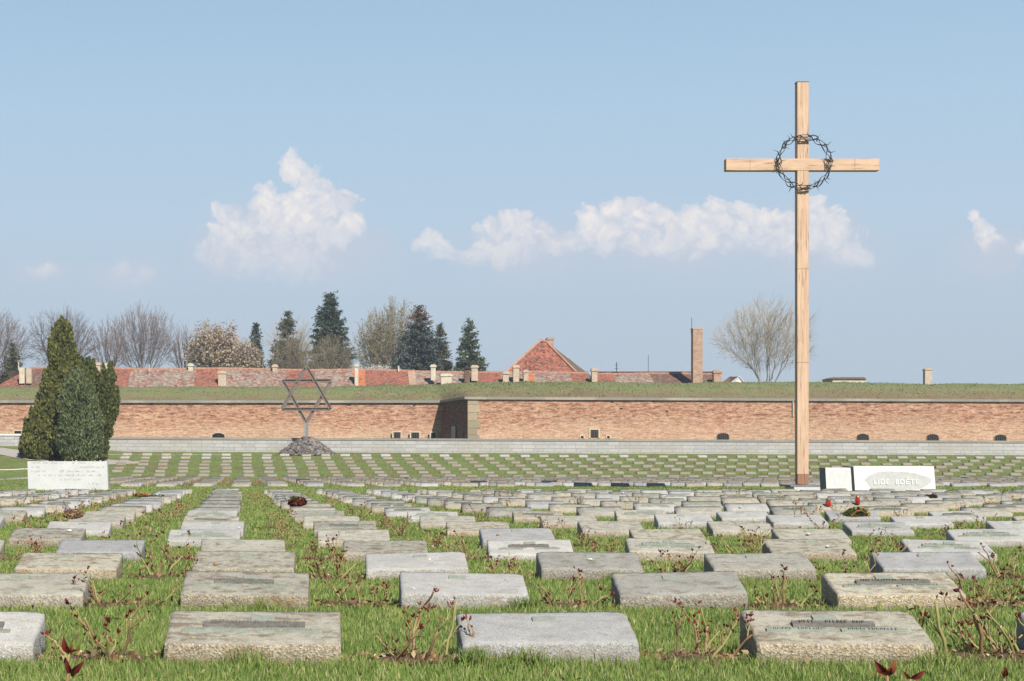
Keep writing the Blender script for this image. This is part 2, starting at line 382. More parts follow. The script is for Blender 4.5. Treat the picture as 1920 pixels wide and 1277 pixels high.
def coping_mat(name, w, a, b, c3):
    m = Mat(name, .9, .2); v = m.pos(); sp = m.nd('ShaderNodeSeparateXYZ'); m.L.new(v, sp.inputs[0])
    cb = m.nd('ShaderNodeCombineXYZ'); m.L.new(m.math('ADD', sp.outputs[0], m.math('MULTIPLY', sp.outputs[1], 1)), cb.inputs[0])
    br = m.nd('ShaderNodeTexBrick'); m.L.new(cb.outputs[0], br.inputs['Vector']); br.inputs['Scale'].default_value = 1; br.offset = 0
    br.inputs['Brick Width'].default_value = w; br.inputs['Row Height'].default_value = 50; br.inputs['Mortar Size'].default_value = .02; br.inputs['Bias'].default_value = .1
    br.inputs['Color1'].default_value = a+(1,); br.inputs['Color2'].default_value = b+(1,); br.inputs['Mortar'].default_value = tuple(x*.55 for x in a)+(1,)
    c = m.mix(m.mr(m.noise(v, .22, 4), .5, .6, 0, .6), br.outputs[0], c3)
    c = m.mix(.5, c, m.ramp(m.noise(v, 4, 5), [(.3, (.75, .75, .74)), (.7, (1.15, 1.15, 1.15))]), 'MULTIPLY')
    m.color(c); return m.m
def tile_mat(name, a, b, moss, amt):
    m = Mat(name, .95, .1); v = m.pos()
    n1 = m.noise(m.pos((1, 1, 1)), .55, 6, .7); n2 = m.noise(v, 2.3, 5, .7)
    vc = m.vor(m.pos((3.6, 3.6, 5.0)), 1, 'Color'); sv = m.nd('ShaderNodeSeparateXYZ'); m.L.new(vc, sv.inputs[0])
    c = m.mix(sv.outputs[0], a, b)
    k = m.math('ADD', m.math('MULTIPLY', n1, .6), m.math('MULTIPLY', sv.outputs[1], .4))
    c = m.mix(m.mr(k, .62-amt*.32, .70-amt*.32, 0, .85), c, m.mix(sv.outputs[2], moss, tuple(x*.45 for x in moss)))
    c = m.mix(.6, c, m.ramp(n2, [(.3, (.62, .62, .62)), (.7, (1.2, 1.2, 1.2))]), 'MULTIPLY')
    m.color(c); m.bump(m.vor(m.pos((3.6, 3.6, 5.0)), 1), .6, .1); return m.m
def small_brick(name, a, b, mort):
    m = Mat(name, .95, .1); v = m.pos(); sp = m.nd('ShaderNodeSeparateXYZ'); m.L.new(v, sp.inputs[0])
    cb = m.nd('ShaderNodeCombineXYZ'); m.L.new(m.math('ADD', sp.outputs[0], sp.outputs[1]), cb.inputs[0]); m.L.new(sp.outputs[2], cb.inputs[1])
    br = m.nd('ShaderNodeTexBrick'); m.L.new(cb.outputs[0], br.inputs['Vector']); br.inputs['Scale'].default_value = 1
    br.inputs['Brick Width'].default_value = .34; br.inputs['Row Height'].default_value = .13; br.inputs['Mortar Size'].default_value = .018
    br.inputs['Color1'].default_value = a+(1,); br.inputs['Color2'].default_value = b+(1,); br.inputs['Mortar'].default_value = mort+(1,)
    c = m.mix(.6, br.outputs[0], m.ramp(m.noise(v, 2.5, 5), [(.3, (.65, .65, .65)), (.7, (1.25, 1.22, 1.2))]), 'MULTIPLY')
    m.color(c); return m.m
def wood_mat(name, a, b, crack, vert=True):
    m = Mat(name, .75, .25); v = m.coords('Object')
    s = (14, 14, .55) if vert else (.55, 14, 14)
    mm = m.nd('ShaderNodeVectorMath', operation='MULTIPLY'); m.L.new(v, mm.inputs[0]); mm.inputs[1].default_value = s
    n1 = m.noise(mm.outputs[0], 1.0, 7, .7); n2 = m.noise(v, 1.3, 4, .6)
    m2 = m.nd('ShaderNodeVectorMath', operation='MULTIPLY'); m.L.new(v, m2.inputs[0]); m2.inputs[1].default_value = tuple(x*2.6 for x in s)
    n3 = m.noise(m2.outputs[0], 1.0, 3, .5)
    c = m.ramp(n1, [(.28, b), (.6, a)])
    c = m.mix(m.mr(n3, .60, .68, 0, .8), c, crack); c = m.mix(m.mr(n2, .5, .7, 0, .4), c, tuple(x*1.12 for x in a))
    m.color(c); m.bump(n1, .5, .01); return m.m
def foliage(name, a, b, c, tr=.25, tip=None, tipz=(0, 1)):
    m = Mat(name, .8, .2); i = m.island(); n = m.noise(m.coords('Object'), .9, 4, .6)
    k = m.math('ADD', m.math('MULTIPLY', i, .6), m.math('MULTIPLY', n, .55))
    col = m.ramp(k, [(.25, a), (.55, b), (.9, c)])
    if tip:
        sp = m.nd('ShaderNodeSeparateXYZ'); m.L.new(m.coords('Object'), sp.inputs[0])
        hz = m.math('ADD', sp.outputs[2], m.math('MULTIPLY', m.math('SUBTRACT', n, .5), 2.5))
        col = m.mix(m.mr(hz, tipz[0], tipz[1], 0, .85), col, tip)
    m.color(col); m.transl(col, tr); return m.m
def marble(name, a, b, vein):
    m = Mat(name, .6, .4); v = m.coords('Object')
    n = m.noise(v, 1.6, 6, .65); vn = m.noise(m.coords('Object', (1, 1, .5)), 3.2, 8, .7)
    c = m.mix(m.mr(n, .4, .7), a, b); c = m.mix(m.math('MULTIPLY', m.mr(m.math('ABSOLUTE', m.math('SUBTRACT', vn, .5)), .02, 0), .35), c, vein)
    m.color(c); return m.m

M = {}
M['ground'] = grass_ground(); M['berm'] = berm_grass()
M['blade'] = blade_mat('grass_blades', (.095, .175, .033), (.205, .310, .064), (.355, .410, .122), (.54, .47, .25))
M['grey'] = stone_mat('granite_grey', (.47, .475, .465), (.35, .355, .355), (.45, .445, .39), (.45, .435, .40), (.28, .26, .22), .4, .5)
M['beige'] = stone_mat('granite_weathered', (.42, .395, .34), (.28, .26, .22), (.43, .425, .34), (.44, .375, .275), (.21, .17, .115), 1.0, .85)
M['mid'] = stone_mat('granite_lichen', (.44, .425, .38), (.30, .29, .26), (.40, .405, .335), (.43, .39, .32), (.23, .20, .15), .85, .7)
M['black'] = simple('granite_dark', (.05, .055, .07), (.03, .033, .04), 30, .5)
M['bronze'] = simple('bronze_verdigris', (.33, .36, .30), (.22, .24, .19), 30, .65, .3, spec=.4)
M['bronze2'] = simple('bronze_dull', (.22, .21, .18), (.13, .12, .10), 25, .6, .3, spec=.4)
M['fort'] = brick_fort('fort_brick'); M['fort_side'] = brick_fort('fort_brick_shaded', dark=.40)  # flank copy of the brick, its shade darkened into the colour
M['blocks'] = block_wall()
M['cop'] = coping_mat('wall_coping', 1.45, (.50, .49, .46), (.36, .33, .27), (.40, .345, .255))
M['fcop'] = coping_mat('fort_coping', 1.3, (.50, .48, .42), (.40, .37, .31), (.45, .42, .35))
M['quoin'] = Mat('sandstone_quoins'); _m = M['quoin']; _m.color(_m.mix(_m.mr(_m.noise(_m.pos(), 3, 5, .7), .4, .65, 0, .6), _m.ramp(_m.island(), [(0, (.24, .20, .14)), (.5, (.44, .36, .24)), (1, (.62, .52, .36))]), (.30, .25, .18))); M['quoin'] = _m.m
M['white'] = simple('white_render', (.78, .77, .73), (.66, .64, .58), 3)
M['cream'] = simple('cream_render', (.66, .60, .47), (.48, .42, .32), 2.5)
M['tilered'] = tile_mat('red_roof_tiles', (.40, .155, .10), (.31, .115, .08), (.22, .15, .12), .3)
M['tilemot'] = tile_mat('mottled_roof_tiles', (.34, .15, .11), (.20, .10, .085), (.44, .38, .30), .78)
M['tiledark'] = tile_mat('dark_roof_tiles', (.26, .09, .065), (.16, .07, .055), (.24, .19, .14), .8)
M['orange'] = tile_mat('orange_roof_tiles', (.56, .20, .10), (.50, .17, .085), (.35, .15, .09), .0)
M['mossroof'] = tile_mat('mossy_roof_tiles', (.22, .15, .10), (.17, .12, .08), (.24, .20, .14), .7)
M['ridge'] = simple('ridge_tiles', (.52, .31, .22), (.38, .19, .13), 3, kind='Object')
M['brickch'] = small_brick('chimney_brick', (.36, .20, .13), (.50, .32, .22), (.42, .36, .28))
M['brickpale'] = small_brick('pale_brick', (.50, .38, .28), (.58, .46, .34), (.5, .44, .36))
M['darkmetal'] = simple('dark_metal', (.05, .05, .055), (.03, .03, .03), 9, .6)
M['void'] = simple('window_dark', (.015, .013, .012), (.01, .01, .01), 4, .5)
M['wood'] = wood_mat('cross_wood', (.66, .465, .325), (.46, .29, .185), (.22, .14, .095), True)
M['woodh'] = wood_mat('cross_wood_beam', (.66, .465, .325), (.46, .29, .185), (.22, .14, .095), False)
M['woodd'] = wood_mat('cross_wood_foot', (.36, .19, .11), (.24, .12, .075), (.12, .07, .05), True)
M['steel'] = simple('weathered_steel', (.25, .21, .185), (.14, .10, .085), 14, .6, .2, .15, spec=.4)
M['iron'] = simple('blackened_iron', (.11, .12, .12), (.055, .05, .045), 12, .5, 0, .5)
M['rubble'] = Mat('basalt_rubble'); _m = M['rubble']; _m.color(_m.ramp(_m.island(), [(0, (.085, .074, .068)), (.6, (.165, .145, .133)), (1, (.29, .255, .235))])); M['rubble'] = _m.m
M['slabw'] = marble('white_marble', (.76, .76, .72), (.68, .68, .655), (.52, .52, .50))
M['slabg'] = marble('grey_marble', (.68, .69, .67), (.61, .62, .61), (.40, .40, .39))
M['slabt'] = marble('text_marble', (.61, .62, .61), (.54, .55, .55), (.44, .44, .44))
M['slabside'] = simple('dark_slab_edge', (.26, .245, .25), (.19, .18, .19), 5)
M['path'] = simple('gravel_path', (.47, .43, .385), (.38, .345, .30), 9, kind='Object')
M['kerb'] = simple('kerb_stone', (.42, .41, .38), (.33, .32, .28), 6)
M['soil'] = simple('brown_soil', (.15, .095, .06), (.075, .045, .028), 24, bump=1)
def stem_mat():
    m = Mat('rose_stem', .7, .3); v = m.coords('Object', rand=9); n = m.noise(v, 9, 4)
    i = m.island()
    c = m.ramp(m.math('ADD', m.math('MULTIPLY', n, .6), m.math('MULTIPLY', i, .5)), [(.3, (.27, .28, .085)), (.5, (.33, .28, .115)), (.68, (.29, .18, .09)), (.88, (.17, .095, .055))])
    m.color(c); return m.m
M['stem'] = stem_mat()
def redleaf():
    m = Mat('rose_bud_leaf', .45, .5); i = m.island(); c = m.ramp(i, [(0, (.07, .008, .014)), (.5, (.17, .018, .022)), (.8, (.28, .05, .028)), (1, (.36, .13, .055))]); m.color(c); m.transl(c, .2); return m.m
M['redleaf'] = redleaf()
M['cut'] = simple('cut_stem', (.70, .62, .45), (.6, .5, .35), 20)
def litter_mat():
    m = Mat('leaf_litter', .9, .15); i = m.island(); c = m.ramp(i, [(0, (.12, .07, .04)), (.4, (.26, .15, .08)), (.75, (.40, .27, .15)), (1, (.52, .40, .25))]); m.color(c); m.transl(c, .15); return m.m
M['litter'] = litter_mat()
M['bark'] = simple('grey_bark', (.17, .135, .115), (.10, .08, .07), 3)
M['barkp'] = simple('pale_bark', (.42, .38, .32), (.24, .21, .17), 2)
M['twigs'] = Mat('bare_twigs'); _m = M['twigs']; _m.color(_m.ramp(_m.island(), [(0, (.145, .110, .098)), (1, (.29, .225, .195))])); M['twigs'] = _m.m
M['twigsd'] = Mat('dark_twigs'); _m = M['twigsd']; _m.color(_m.ramp(_m.island(), [(0, (.11, .09, .085)), (1, (.22, .18, .165))])); M['twigsd'] = _m.m
M['twigsp'] = Mat('pale_twigs'); _m = M['twigsp']; _m.color(_m.ramp(_m.island(), [(0, (.34, .30, .23)), (1, (.58, .52, .42))])); M['twigsp'] = _m.m
M['twigso'] = Mat('olive_twigs'); _m = M['twigso']; _m.color(_m.ramp(_m.island(), [(0, (.18, .155, .10)), (1, (.36, .30, .20))])); M['twigso'] = _m.m
M['spruce'] = foliage('spruce_needles', (.032, .050, .030), (.066, .098, .058), (.12, .16, .09), .15)
M['spruceb'] = foliage('blue_spruce_needles', (.038, .060, .048), (.080, .115, .090), (.15, .19, .15), .15, tip=(.19, .12, .07), tipz=(10.0, 11.6))
M['sprucet'] = foliage('brown_tipped_needles', (.045, .062, .036), (.098, .115, .062), (.20, .165, .10), .15)
M['spruceg'] = foliage('young_spruce_needles', (.045, .070, .030), (.095, .13, .055), (.17, .21, .10), .18)
M['beech'] = foliage('dry_brown_leaves', (.34, .25, .155), (.52, .41, .28), (.66, .56, .42), .3)
M['birch'] = foliage('young_birch_leaves', (.30, .25, .10), (.42, .36, .16), (.52, .45, .24), .35)
M['blossom'] = foliage('white_blossom', (.45, .46, .42), (.62, .63, .60), (.75, .75, .72), .3)
M['thuja'] = foliage('thuja_foliage', (.070, .082, .020), (.150, .165, .042), (.27, .26, .080), .22)
M['thujag'] = foliage('thuja_green', (.050, .065, .018), (.105, .125, .034), (.19, .20, .062), .2)
M['juniper'] = foliage('juniper_foliage', (.070, .095, .038), (.145, .178, .075), (.24, .275, .13), .22)
M['yellow'] = foliage('yellow_flowers', (.40, .32, .05), (.60, .50, .12), (.75, .68, .30), .2)
M['evergreen'] = foliage('wreath_greens', (.05, .07, .02), (.12, .13, .04), (.2, .19, .07), .15)
M['posyred'] = foliage('orange_petals', (.30, .05, .02), (.50, .16, .05), (.6, .3, .12), .2)
M['wicker'] = simple('brown_cones', (.30, .15, .075), (.12, .06, .035), 30, bump=.5)
M['redwreath'] = foliage('dark_red_petals', (.035, .006, .006), (.085, .012, .010), (.17, .045, .025), .05)
M['redglass'] = simple('red_glass', (.42, .012, .012), (.30, .006, .006), 6, .12, spec=.8)
M['gold'] = simple('gold_lid', (.62, .46, .16), (.45, .3, .1), 5, .3, 0, .8)
M['pebble'] = simple('pale_pebble', (.72, .70, .64), (.58, .55, .50), 20)
M['pebbleb'] = simple('brown_pebble', (.38, .25, .16), (.24, .16, .10), 20)
M['bluerib'] = simple('blue_ribbon', (.05, .07, .25), (.5, .5, .6), 9)

# ------------------------------------------------------------------ ground
def build_ground():
    ys = np.concatenate([np.arange(-30, 4, 3), np.arange(4, 30, .5), np.arange(30, 105, 2.5), np.arange(105, 150, .6), np.arange(150, 400, 15), [500, 800, 1500, 3000, 6000]])
    xs = np.concatenate([[-3000, -1200, -500, -250, -120], np.arange(-80, -30, 4), np.arange(-30, 70, .8), np.arange(70, 130, 5), [200, 400, 1200, 3000]])
    X, Y = np.meshgrid(xs, ys); Z = gz(X, Y)
    near = (Y > 3) & (Y < 140) & (abs(X) < 75)
    Z = Z + near*RNG.normal(0, .006, X.shape)
    V = np.stack([X, Y, Z], -1).reshape(-1, 3); nx, ny = len(xs), len(ys)
    i = (np.arange(ny-1)[:, None]*nx+np.arange(nx-1)[None]).ravel(); Fq = np.stack([i, i+1, i+nx+1, i+nx], 1)
    o = npmesh('ground', V, Fq, M['ground'], smooth=True); o['kind'] = 'structure'
build_ground()

def build_path():
    # gravel path curving down from the left, laid on the lawn
    top = [(-60, 832), (0, 840), (70, 850), (130, 857), (205, 863), (262, 866)]; bot = [(-60, 846), (0, 853), (50, 863), (120, 869), (205, 872), (262, 870)]
    A = [hit(*p) for p in top]; B = [hit(*p) for p in bot]; n = 24; V = []
    def samp(L, t):
        k = t*(len(L)-1); i = min(int(k), len(L)-2); return L[i].lerp(L[i+1], k-i)
    for i in range(n+1):
        a, b = samp(A, i/n), samp(B, i/n)
        for j in range(9):
            p = a.lerp(b, j/8); V.append((p.x, p.y, float(gz(p.x, p.y))+.03))
    Fq = [(i*9+j, (i+1)*9+j, (i+1)*9+j+1, i*9+j+1) for i in range(n) for j in range(8)]
    o = npmesh('path', V, Fq, M['path'], smooth=True); o['kind'] = 'structure'
    def strip(pts, w, h, name, mat):
        mb = MB(); Q = []
        for (p, q) in zip(pts[:-1], pts[1:]):
            for k in range(6): Q.append(hit(p[0]+(q[0]-p[0])*k/6, p[1]+(q[1]-p[1])*k/6))
        Q.append(hit(*pts[-1])); V = []; Fs = []
        for i, p in enumerate(Q):
            for dy, dz in ((0, -.05), (0, h), (w, h), (w, -.05)): V.append((p.x, p.y+dy, float(gz(p.x, p.y+dy))+dz))
            if i:
                b = (i-1)*4
                for k in range(3): Fs.append((b+k, b+k+1, b+k+5, b+k+4))
        return npmesh(name, V, Fs, mat)
    o = strip([(-60, 883), (0, 881.5), (60, 879.5)], .12, .03, 'kerb_strip', M['white']); o['kind'] = 'structure'
    o = strip([(-60, 905), (4, 900), (60, 897)], 1.6, .07, 'kerb_strip', M['kerb']); o['kind'] = 'structure'
    o = strip([(196, 852.5), (300, 853), (420, 853)], .1, .02, 'kerb_strip', M['kerb']); o['kind'] = 'structure'
build_path()

# ------------------------------------------------------------------ walls of the fortress
def tilt(X, s=.0046, x0=12): return -s*(X-x0)
def retaining_wall():
    w = empty('retaining_wall', (15, 131, float(gz(15, 131))), 'long low grey granite block wall with flat coping behind the far graves', 'wall')
    def slab(x0, x1, y0, y1, z0, z1, n=50):
        mb = MB()
        for i in range(n):
            a = x0+(x1-x0)*i/n; b = x0+(x1-x0)*(i+1)/n
            mb.add([(a, y0, z0-.004*a), (b, y0, z0-.004*b), (b, y0, z1-.004*b), (a, y0, z1-.004*a), (a, y1, z1-.004*a), (b, y1, z1-.004*b)], [(0, 1, 2, 3), (3, 2, 5, 4)])
        mb.add([(x0, y0, z0-.004*x0), (x0, y0, z1-.004*x0), (x0, y1, z1-.004*x0), (x0, y1, z0-.004*x0)], [(0, 1, 2, 3)])
        mb.add([(x1, y0, z0-.004*x1), (x1, y1, z0-.004*x1), (x1, y1, z1-.004*x1), (x1, y0, z1-.004*x1)], [(0, 1, 2, 3)])
        return mb
    zt = EYE+(840-825.5)*131/F
    o = slab(-20, 75, 131, 131.6, -1.2, zt).build('wall_body', M['blocks'], None)
    o2 = slab(-20, 75, 130.95, 131.7, zt+.003, zt+.17).build('coping', M['cop'], None)
    for q in (o, o2): q.parent = w; q.matrix_parent_inverse = w.matrix_world.inverted(); q.location = -w.location
    # left piece, where the lawn is higher
    c = P(10, 838, 131)
    w2 = empty('retaining_wall', (c.x, c.y, c.z), 'short grey wall end with a bright white cap left of the conifers', 'wall')
    xl, xr = P(-90, 0, 131).x-c.x, P(37, 0, 131).x-c.x; z1 = (838-817)*131/F
    mb = MB(); mb.hexa([(xl, 0, -1), (xr-.35, 0, -1), (xr+.1, 1.5, -1), (xl, 1.5, -1), (xl, 0, z1), (xr, 0, z1), (xr+.1, 1.5, z1), (xl, 1.5, z1)]); mb.build('wall_body', M['blocks'], w2)
    mb = MB(); mb.hexa([(xl, -.06, z1+.003), (xr+.08, -.06, z1+.003), (xr+.16, 1.6, z1+.003), (xl, 1.6, z1+.003), (xl, -.06, z1+.13), (xr+.08, -.06, z1+.15), (xr+.16, 1.6, z1+.15), (xl, 1.6, z1+.13)]); mb.build('coping', M['white'], w2)
retaining_wall()

ZT = EYE+4.45
def open_window(parent, x0, x1, y0, y1, Y, frame=None, arch=False, bars=5, fw=2.2):
    """window in a wall plane facing the camera at depth Y (pixel rectangle turned to metres)"""
    a, b = P(x0, y1, Y), P(x1, y0, Y); loc = parent.location
    W = b.x-a.x; H = b.z-a.z; f = fw*Y/F
    # frame / arch
    if arch:
        mb = MB(); n = 10; cx = (a.x+b.x)/2; out = []; inn = []
        for k in range(n+1):
            t = math.pi*k/n; out.append((cx-math.cos(t)*(W/2+f), a.z+H*.5+math.sin(t)*(H*.5+f))); inn.append((cx-math.cos(t)*W/2, a.z+H*.5+math.sin(t)*H*.5))
        out = [(out[0][0], a.z-.3)]+out+[(out[-1][0], a.z-.3)]; inn = [(inn[0][0], a.z-.3)]+inn+[(inn[-1][0], a.z-.3)]
        for i in range(len(out)-1):
            o0, o1, i0, i1 = out[i], out[i+1], inn[i], inn[i+1]
            mb.add([(o0[0], Y-.04, o0[1]), (o1[0], Y-.04, o1[1]), (i1[0], Y-.04, i1[1]), (i0[0], Y-.04, i0[1]), (i0[0], Y+.3, i0[1]), (i1[0], Y+.3, i1[1])], [(0, 1, 2, 3), (3, 2, 5, 4)])
        fr = mb.build('window', frame)
        mv = MB(); pts = [(p[0], Y-.012, p[1]) for p in inn]; mv.add(pts, [tuple(range(len(pts)))[::-1]]); v = mv.build('recess', M['void'])
    else:
        mb = MB(); y0_, y1_ = Y-.07, Y+.05
        mb.box(a.x-f, a.x, y0_, y1_, a.z-.02, b.z); mb.box(b.x, b.x+f, y0_, y1_, a.z-.02, b.z); mb.box(a.x-f, b.x+f, y0_-.003, y1_, b.z, b.z+f)
        fr = mb.build('window', frame)
        mv = MB(); mv.add([(a.x, Y-.012, a.z), (b.x, Y-.012, a.z), (b.x, Y-.012, b.z), (a.x, Y-.012, b.z)], [(0, 1, 2, 3)]); v = mv.build('recess', M['void'])
    fr.parent = parent; fr.location = -loc; v.parent = fr
    if bars:
        mb = MB()
        for k in range(bars):
            x = a.x+W*(k+.5)/bars; mb.tube([(x, Y-.05, a.z), (x, Y-.05, b.z-H*.12*(arch))], .02, 4)
        g = mb.build('bars', M['steel']); g.parent = fr
def face(pts, name, mat, parent, nu=40, nv=10):
    """bilinear quad: pts bl, br, tr, tl"""
    a, b, c, d = [Vector(p) for p in pts]; V = []
    for j in range(nv+1):
        for i in range(nu+1):
            u, v = i/nu, j/nv; V.append(a.lerp(b, u).lerp(d.lerp(c, u), v)-parent.location)
    Fq = [(j*(nu+1)+i, j*(nu+1)+i+1, (j+1)*(nu+1)+i+1, (j+1)*(nu+1)+i) for j in range(nv) for i in range(nu)]
    return npmesh(name, V, Fq, mat, parent)
def fortress():
    # left curtain
    w = empty('brick_wall', (-30, 162, 0), 'long straight orange brick fortress wall behind the star monument', 'wall')
    zl = EYE+(840-755.5)*162/F
    XL = -75
    face([(XL, 161.9, -3), (9.7, 161.9, -3), (10.3, 162, zl), (XL, 162, zl)], 'wall_body', M['fort'], w)
    def coping(p0, p1, z0, z1, th, prj, parent, t=lambda x: 0):
        d = (Vector(p1)-Vector(p0)); n = Vector((d.y, -d.x)).normalized()
        mb = MB(); k = 20
        for i in range(k):
            a = Vector(p0)+d*(i/k); b = Vector(p0)+d*((i+1)/k)
            A = a+n*prj; B = b+n*prj; C_ = b-n*th; D = a-n*th
            mb.hexa([(A.x, A.y, z0+t(a.x)), (B.x, B.y, z0+t(b.x)), (C_.x, C_.y, z0+t(b.x)), (D.x, D.y, z0+t(a.x)), (A.x, A.y, z1+t(a.x)), (B.x, B.y, z1+t(b.x)), (C_.x, C_.y, z1+t(b.x)), (D.x, D.y, z1+t(a.x))])
        o = mb.build('coping', M['fcop']); o.parent = parent; o.location = -parent.location
    coping((XL, 162), (10.15, 162), zl+.002, zl+.24, .5, .22, w)
    for (x0, x1, y0, y1) in ((738, 751, 810.5, 818.5), (771, 786, 811, 819), (808, 817, 811.5, 819.5)):
        open_window(w, x0, x1, y0, y1+2, 161.6, M['cream'], bars=4, fw=2.6)
    open_window(w, 27, 40, 808, 813.5, 161.6, M['cream'], bars=0)
    open_window(w, 398, 421, 812, 822, 161.6, M['brickpale'], arch=True, bars=0)
    # bastion
    b = empty('brick_bastion', (30, 150, 0), 'projecting brick bastion with sandstone corner and barred windows on the right', 'bastion')
    zb = EYE+(840-749)*150/F; XR = 75; XC = 11.7
    face([(XC, 150, -3), (XR, 150, -3-.0), (XR, 150, zb+tilt(XR)), (XC, 150, zb)], 'wall_body', M['fort'], b)
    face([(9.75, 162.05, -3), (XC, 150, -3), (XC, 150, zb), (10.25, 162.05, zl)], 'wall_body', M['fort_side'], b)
    coping((XC-.1, 150), (XR, 150), zb+.002, zb+.22, .5, .18, b, tilt)
    coping((10.15, 161.8), (XC-.12, 149.85), zb+.03, zb+.235, .5, .2, b)
    # corner quoins
    mb = MB(); z = -3; k = 0; random.seed(3)
    while z < zb-.05:
        h = random.uniform(.45, .75); z2 = min(z+h, zb-.01); wd = (1.05, .8)[k % 2]+random.uniform(-.05, .05)
        mb.box(XC-.03, XC+wd, 149.96-random.uniform(0, .01), 150.2, z+.012, z2-.012); z = z2; k += 1
    o = mb.build('corner_stones', M['quoin'], None); o.parent = b; o.location = -b.location
    open_window(b, 1107, 1122, 806, 821, 150, M['cream'], bars=5, fw=2.6)
    open_window(b, 1089, 1094, 817.5, 822, 150, M['cream'], bars=0, fw=2); open_window(b, 1138, 1143, 817.5, 822, 150, M['cream'], bars=0, fw=2)
    for (x0, x1, y) in ((1344, 1367, 812), (1606, 1629, 813.5), (1737, 1760, 814), (1864, 1887, 815)):
        open_window(b, x0, x1, y, y+12, 150, M['brickch'], arch=True, bars=6, fw=1.4)
    # door-like pale panel and small arched opening on the shaded flank
    def onflank(px):   # x pixel -> point on flank
        for i in range(400):
            t = i/400; X = 11.7+(9.9-11.7)*t; Y = 150+12*t
            if 628+F*X/Y <= px: return Vector((X-.03, Y-.0, 0))
        return Vector((9.9, 162, 0))
    a, c = onflank(855), onflank(847.5)
    mb = MB(); mb.add([(a.x-.02, a.y, 0), (c.x-.02, c.y, 0), (c.x-.02, c.y, EYE+(840-799)*155/F), (a.x-.02, a.y, EYE+(840-799)*155/F)], [(0, 1, 2, 3)])
    o = mb.build('door', M['kerb'], None); o.parent = b; o.location = -b.location
    a, c = onflank(869.5), onflank(865.5)
    mb = MB(); mb.add([(a.x-.02, a.y, .5), (c.x-.02, c.y, .5), (c.x-.02, c.y, EYE+(840-810)*152/F), (a.x-.02, a.y, EYE+(840-810)*152/F)], [(0, 1, 2, 3)])
    o = mb.build('window', M['void'], None); o.parent = b; o.location = -b.location
    # a pale drain pipe
    mb = MB(); x = P(1487, 0, 149.9).x; mb.tube([(x, 149.88, EYE+(840-752)*150/F), (x, 149.88, EYE+(840-781)*150/F)], .05, 6)
    o = mb.build('drain_pipe', M['cream'], None); o.parent = b; o.location = -b.location
    # putlog holes
    for par, Y, pts in ((b, 150, [(1116, 784), (1148, 754), (1225, 752), (1617, 755), (1747, 755), (1872, 756), (1250, 771), (1165, 766)]), (w, 161.9, [(656, 758), (777, 759), (408, 757), (34, 755), (285, 756)])):
        mb = MB()
        for (px, py) in pts:
            q = P(px, py, Y-.014); mb.add([(q.x-.12, q.y, q.z-.05), (q.x+.12, q.y, q.z-.05), (q.x+.12, q.y, q.z+.05), (q.x-.12, q.y, q.z+.05)], [(0, 1, 2, 3)])
        o = mb.build('putlog_hole', M['void'], None); o.parent = par; o.location = -par.location
fortress()

def build_berm():
    xs = np.concatenate([np.arange(-75, 4, .8), np.arange(4, 24, .3), np.arange(24, 76, .8)]); nt = 46
    sm = lambda t: np.clip(t, 0, 1)**2*(3-2*np.clip(t, 0, 1))
    yf = np.where(xs < 10.2, 162.2, np.where(xs < 11.7, 162.2-(xs-10.2)/1.5*12, 150.15))
    zf = np.where(xs < 10.2, EYE+4.45, EYE+4.48+np.where(xs > 12, tilt(xs), 0))+.0
    s = sm((xs-2)/20); yc = 187-12*s; zc = EYE+6.72+np.where(xs > 12, tilt(xs, .0035), 0)+.0*s
    zc = EYE+(840-(725-7.5*s))*yc/F+np.where(xs > 18, tilt(xs, .0035, 18), 0)
    V = []
    nz = RNG.normal(0, 1, (nt, len(xs)))
    for _ in range(3): nz = (nz+np.roll(nz, 1, 1)+np.roll(nz, -1, 1)+np.roll(nz, 1, 0)+np.roll(nz, -1, 0))/5
    big = np.sin(xs*.13+1)*.10+np.sin(xs*.31)*.06+np.sin(xs*.06)*.1
    for j in range(nt):
        t = j/32
        if t <= 1:
            y = yf+(yc-yf)*t; e = np.sin(t*math.pi/2)**.9; z = zf+(zc-zf)*e
        else:
            y = yc+(t-1)*45; z = zc-(t-1)**1.3*4.5
        a = min(1, t*4); z = z+nz[j]*.2*a+(big*.5-.11)*a*min(1, t)
        V.append(np.stack([xs, y, z], 1))
    V = np.concatenate(V); nx = len(xs); i = (np.arange(nt-1)[:, None]*nx+np.arange(nx-1)[None]).ravel()
    o = npmesh('hillside', V, np.stack([i, i+1, i+nx+1, i+nx], 1), M['berm'], smooth=True); o['kind'] = 'structure'
    # rough grass on the rampart
    G = V.reshape(nt, nx, 3); n = 26000
    jj = RNG.uniform(.3, 36, n); ii = RNG.uniform(0, nx-1.01, n); J = jj.astype(int); I = ii.astype(int)
    fj = (jj-J)[:, None]; fi = (ii-I)[:, None]
    Pp = (G[J, I]*(1-fi)+G[J, I+1]*fi)*(1-fj)+(G[J+1, I]*(1-fi)+G[J+1, I+1]*fi)*fj
    tufts(Pp, RNG.uniform(.04, .13, n), 1.3, 'rampart_grass', M['bermblade'])

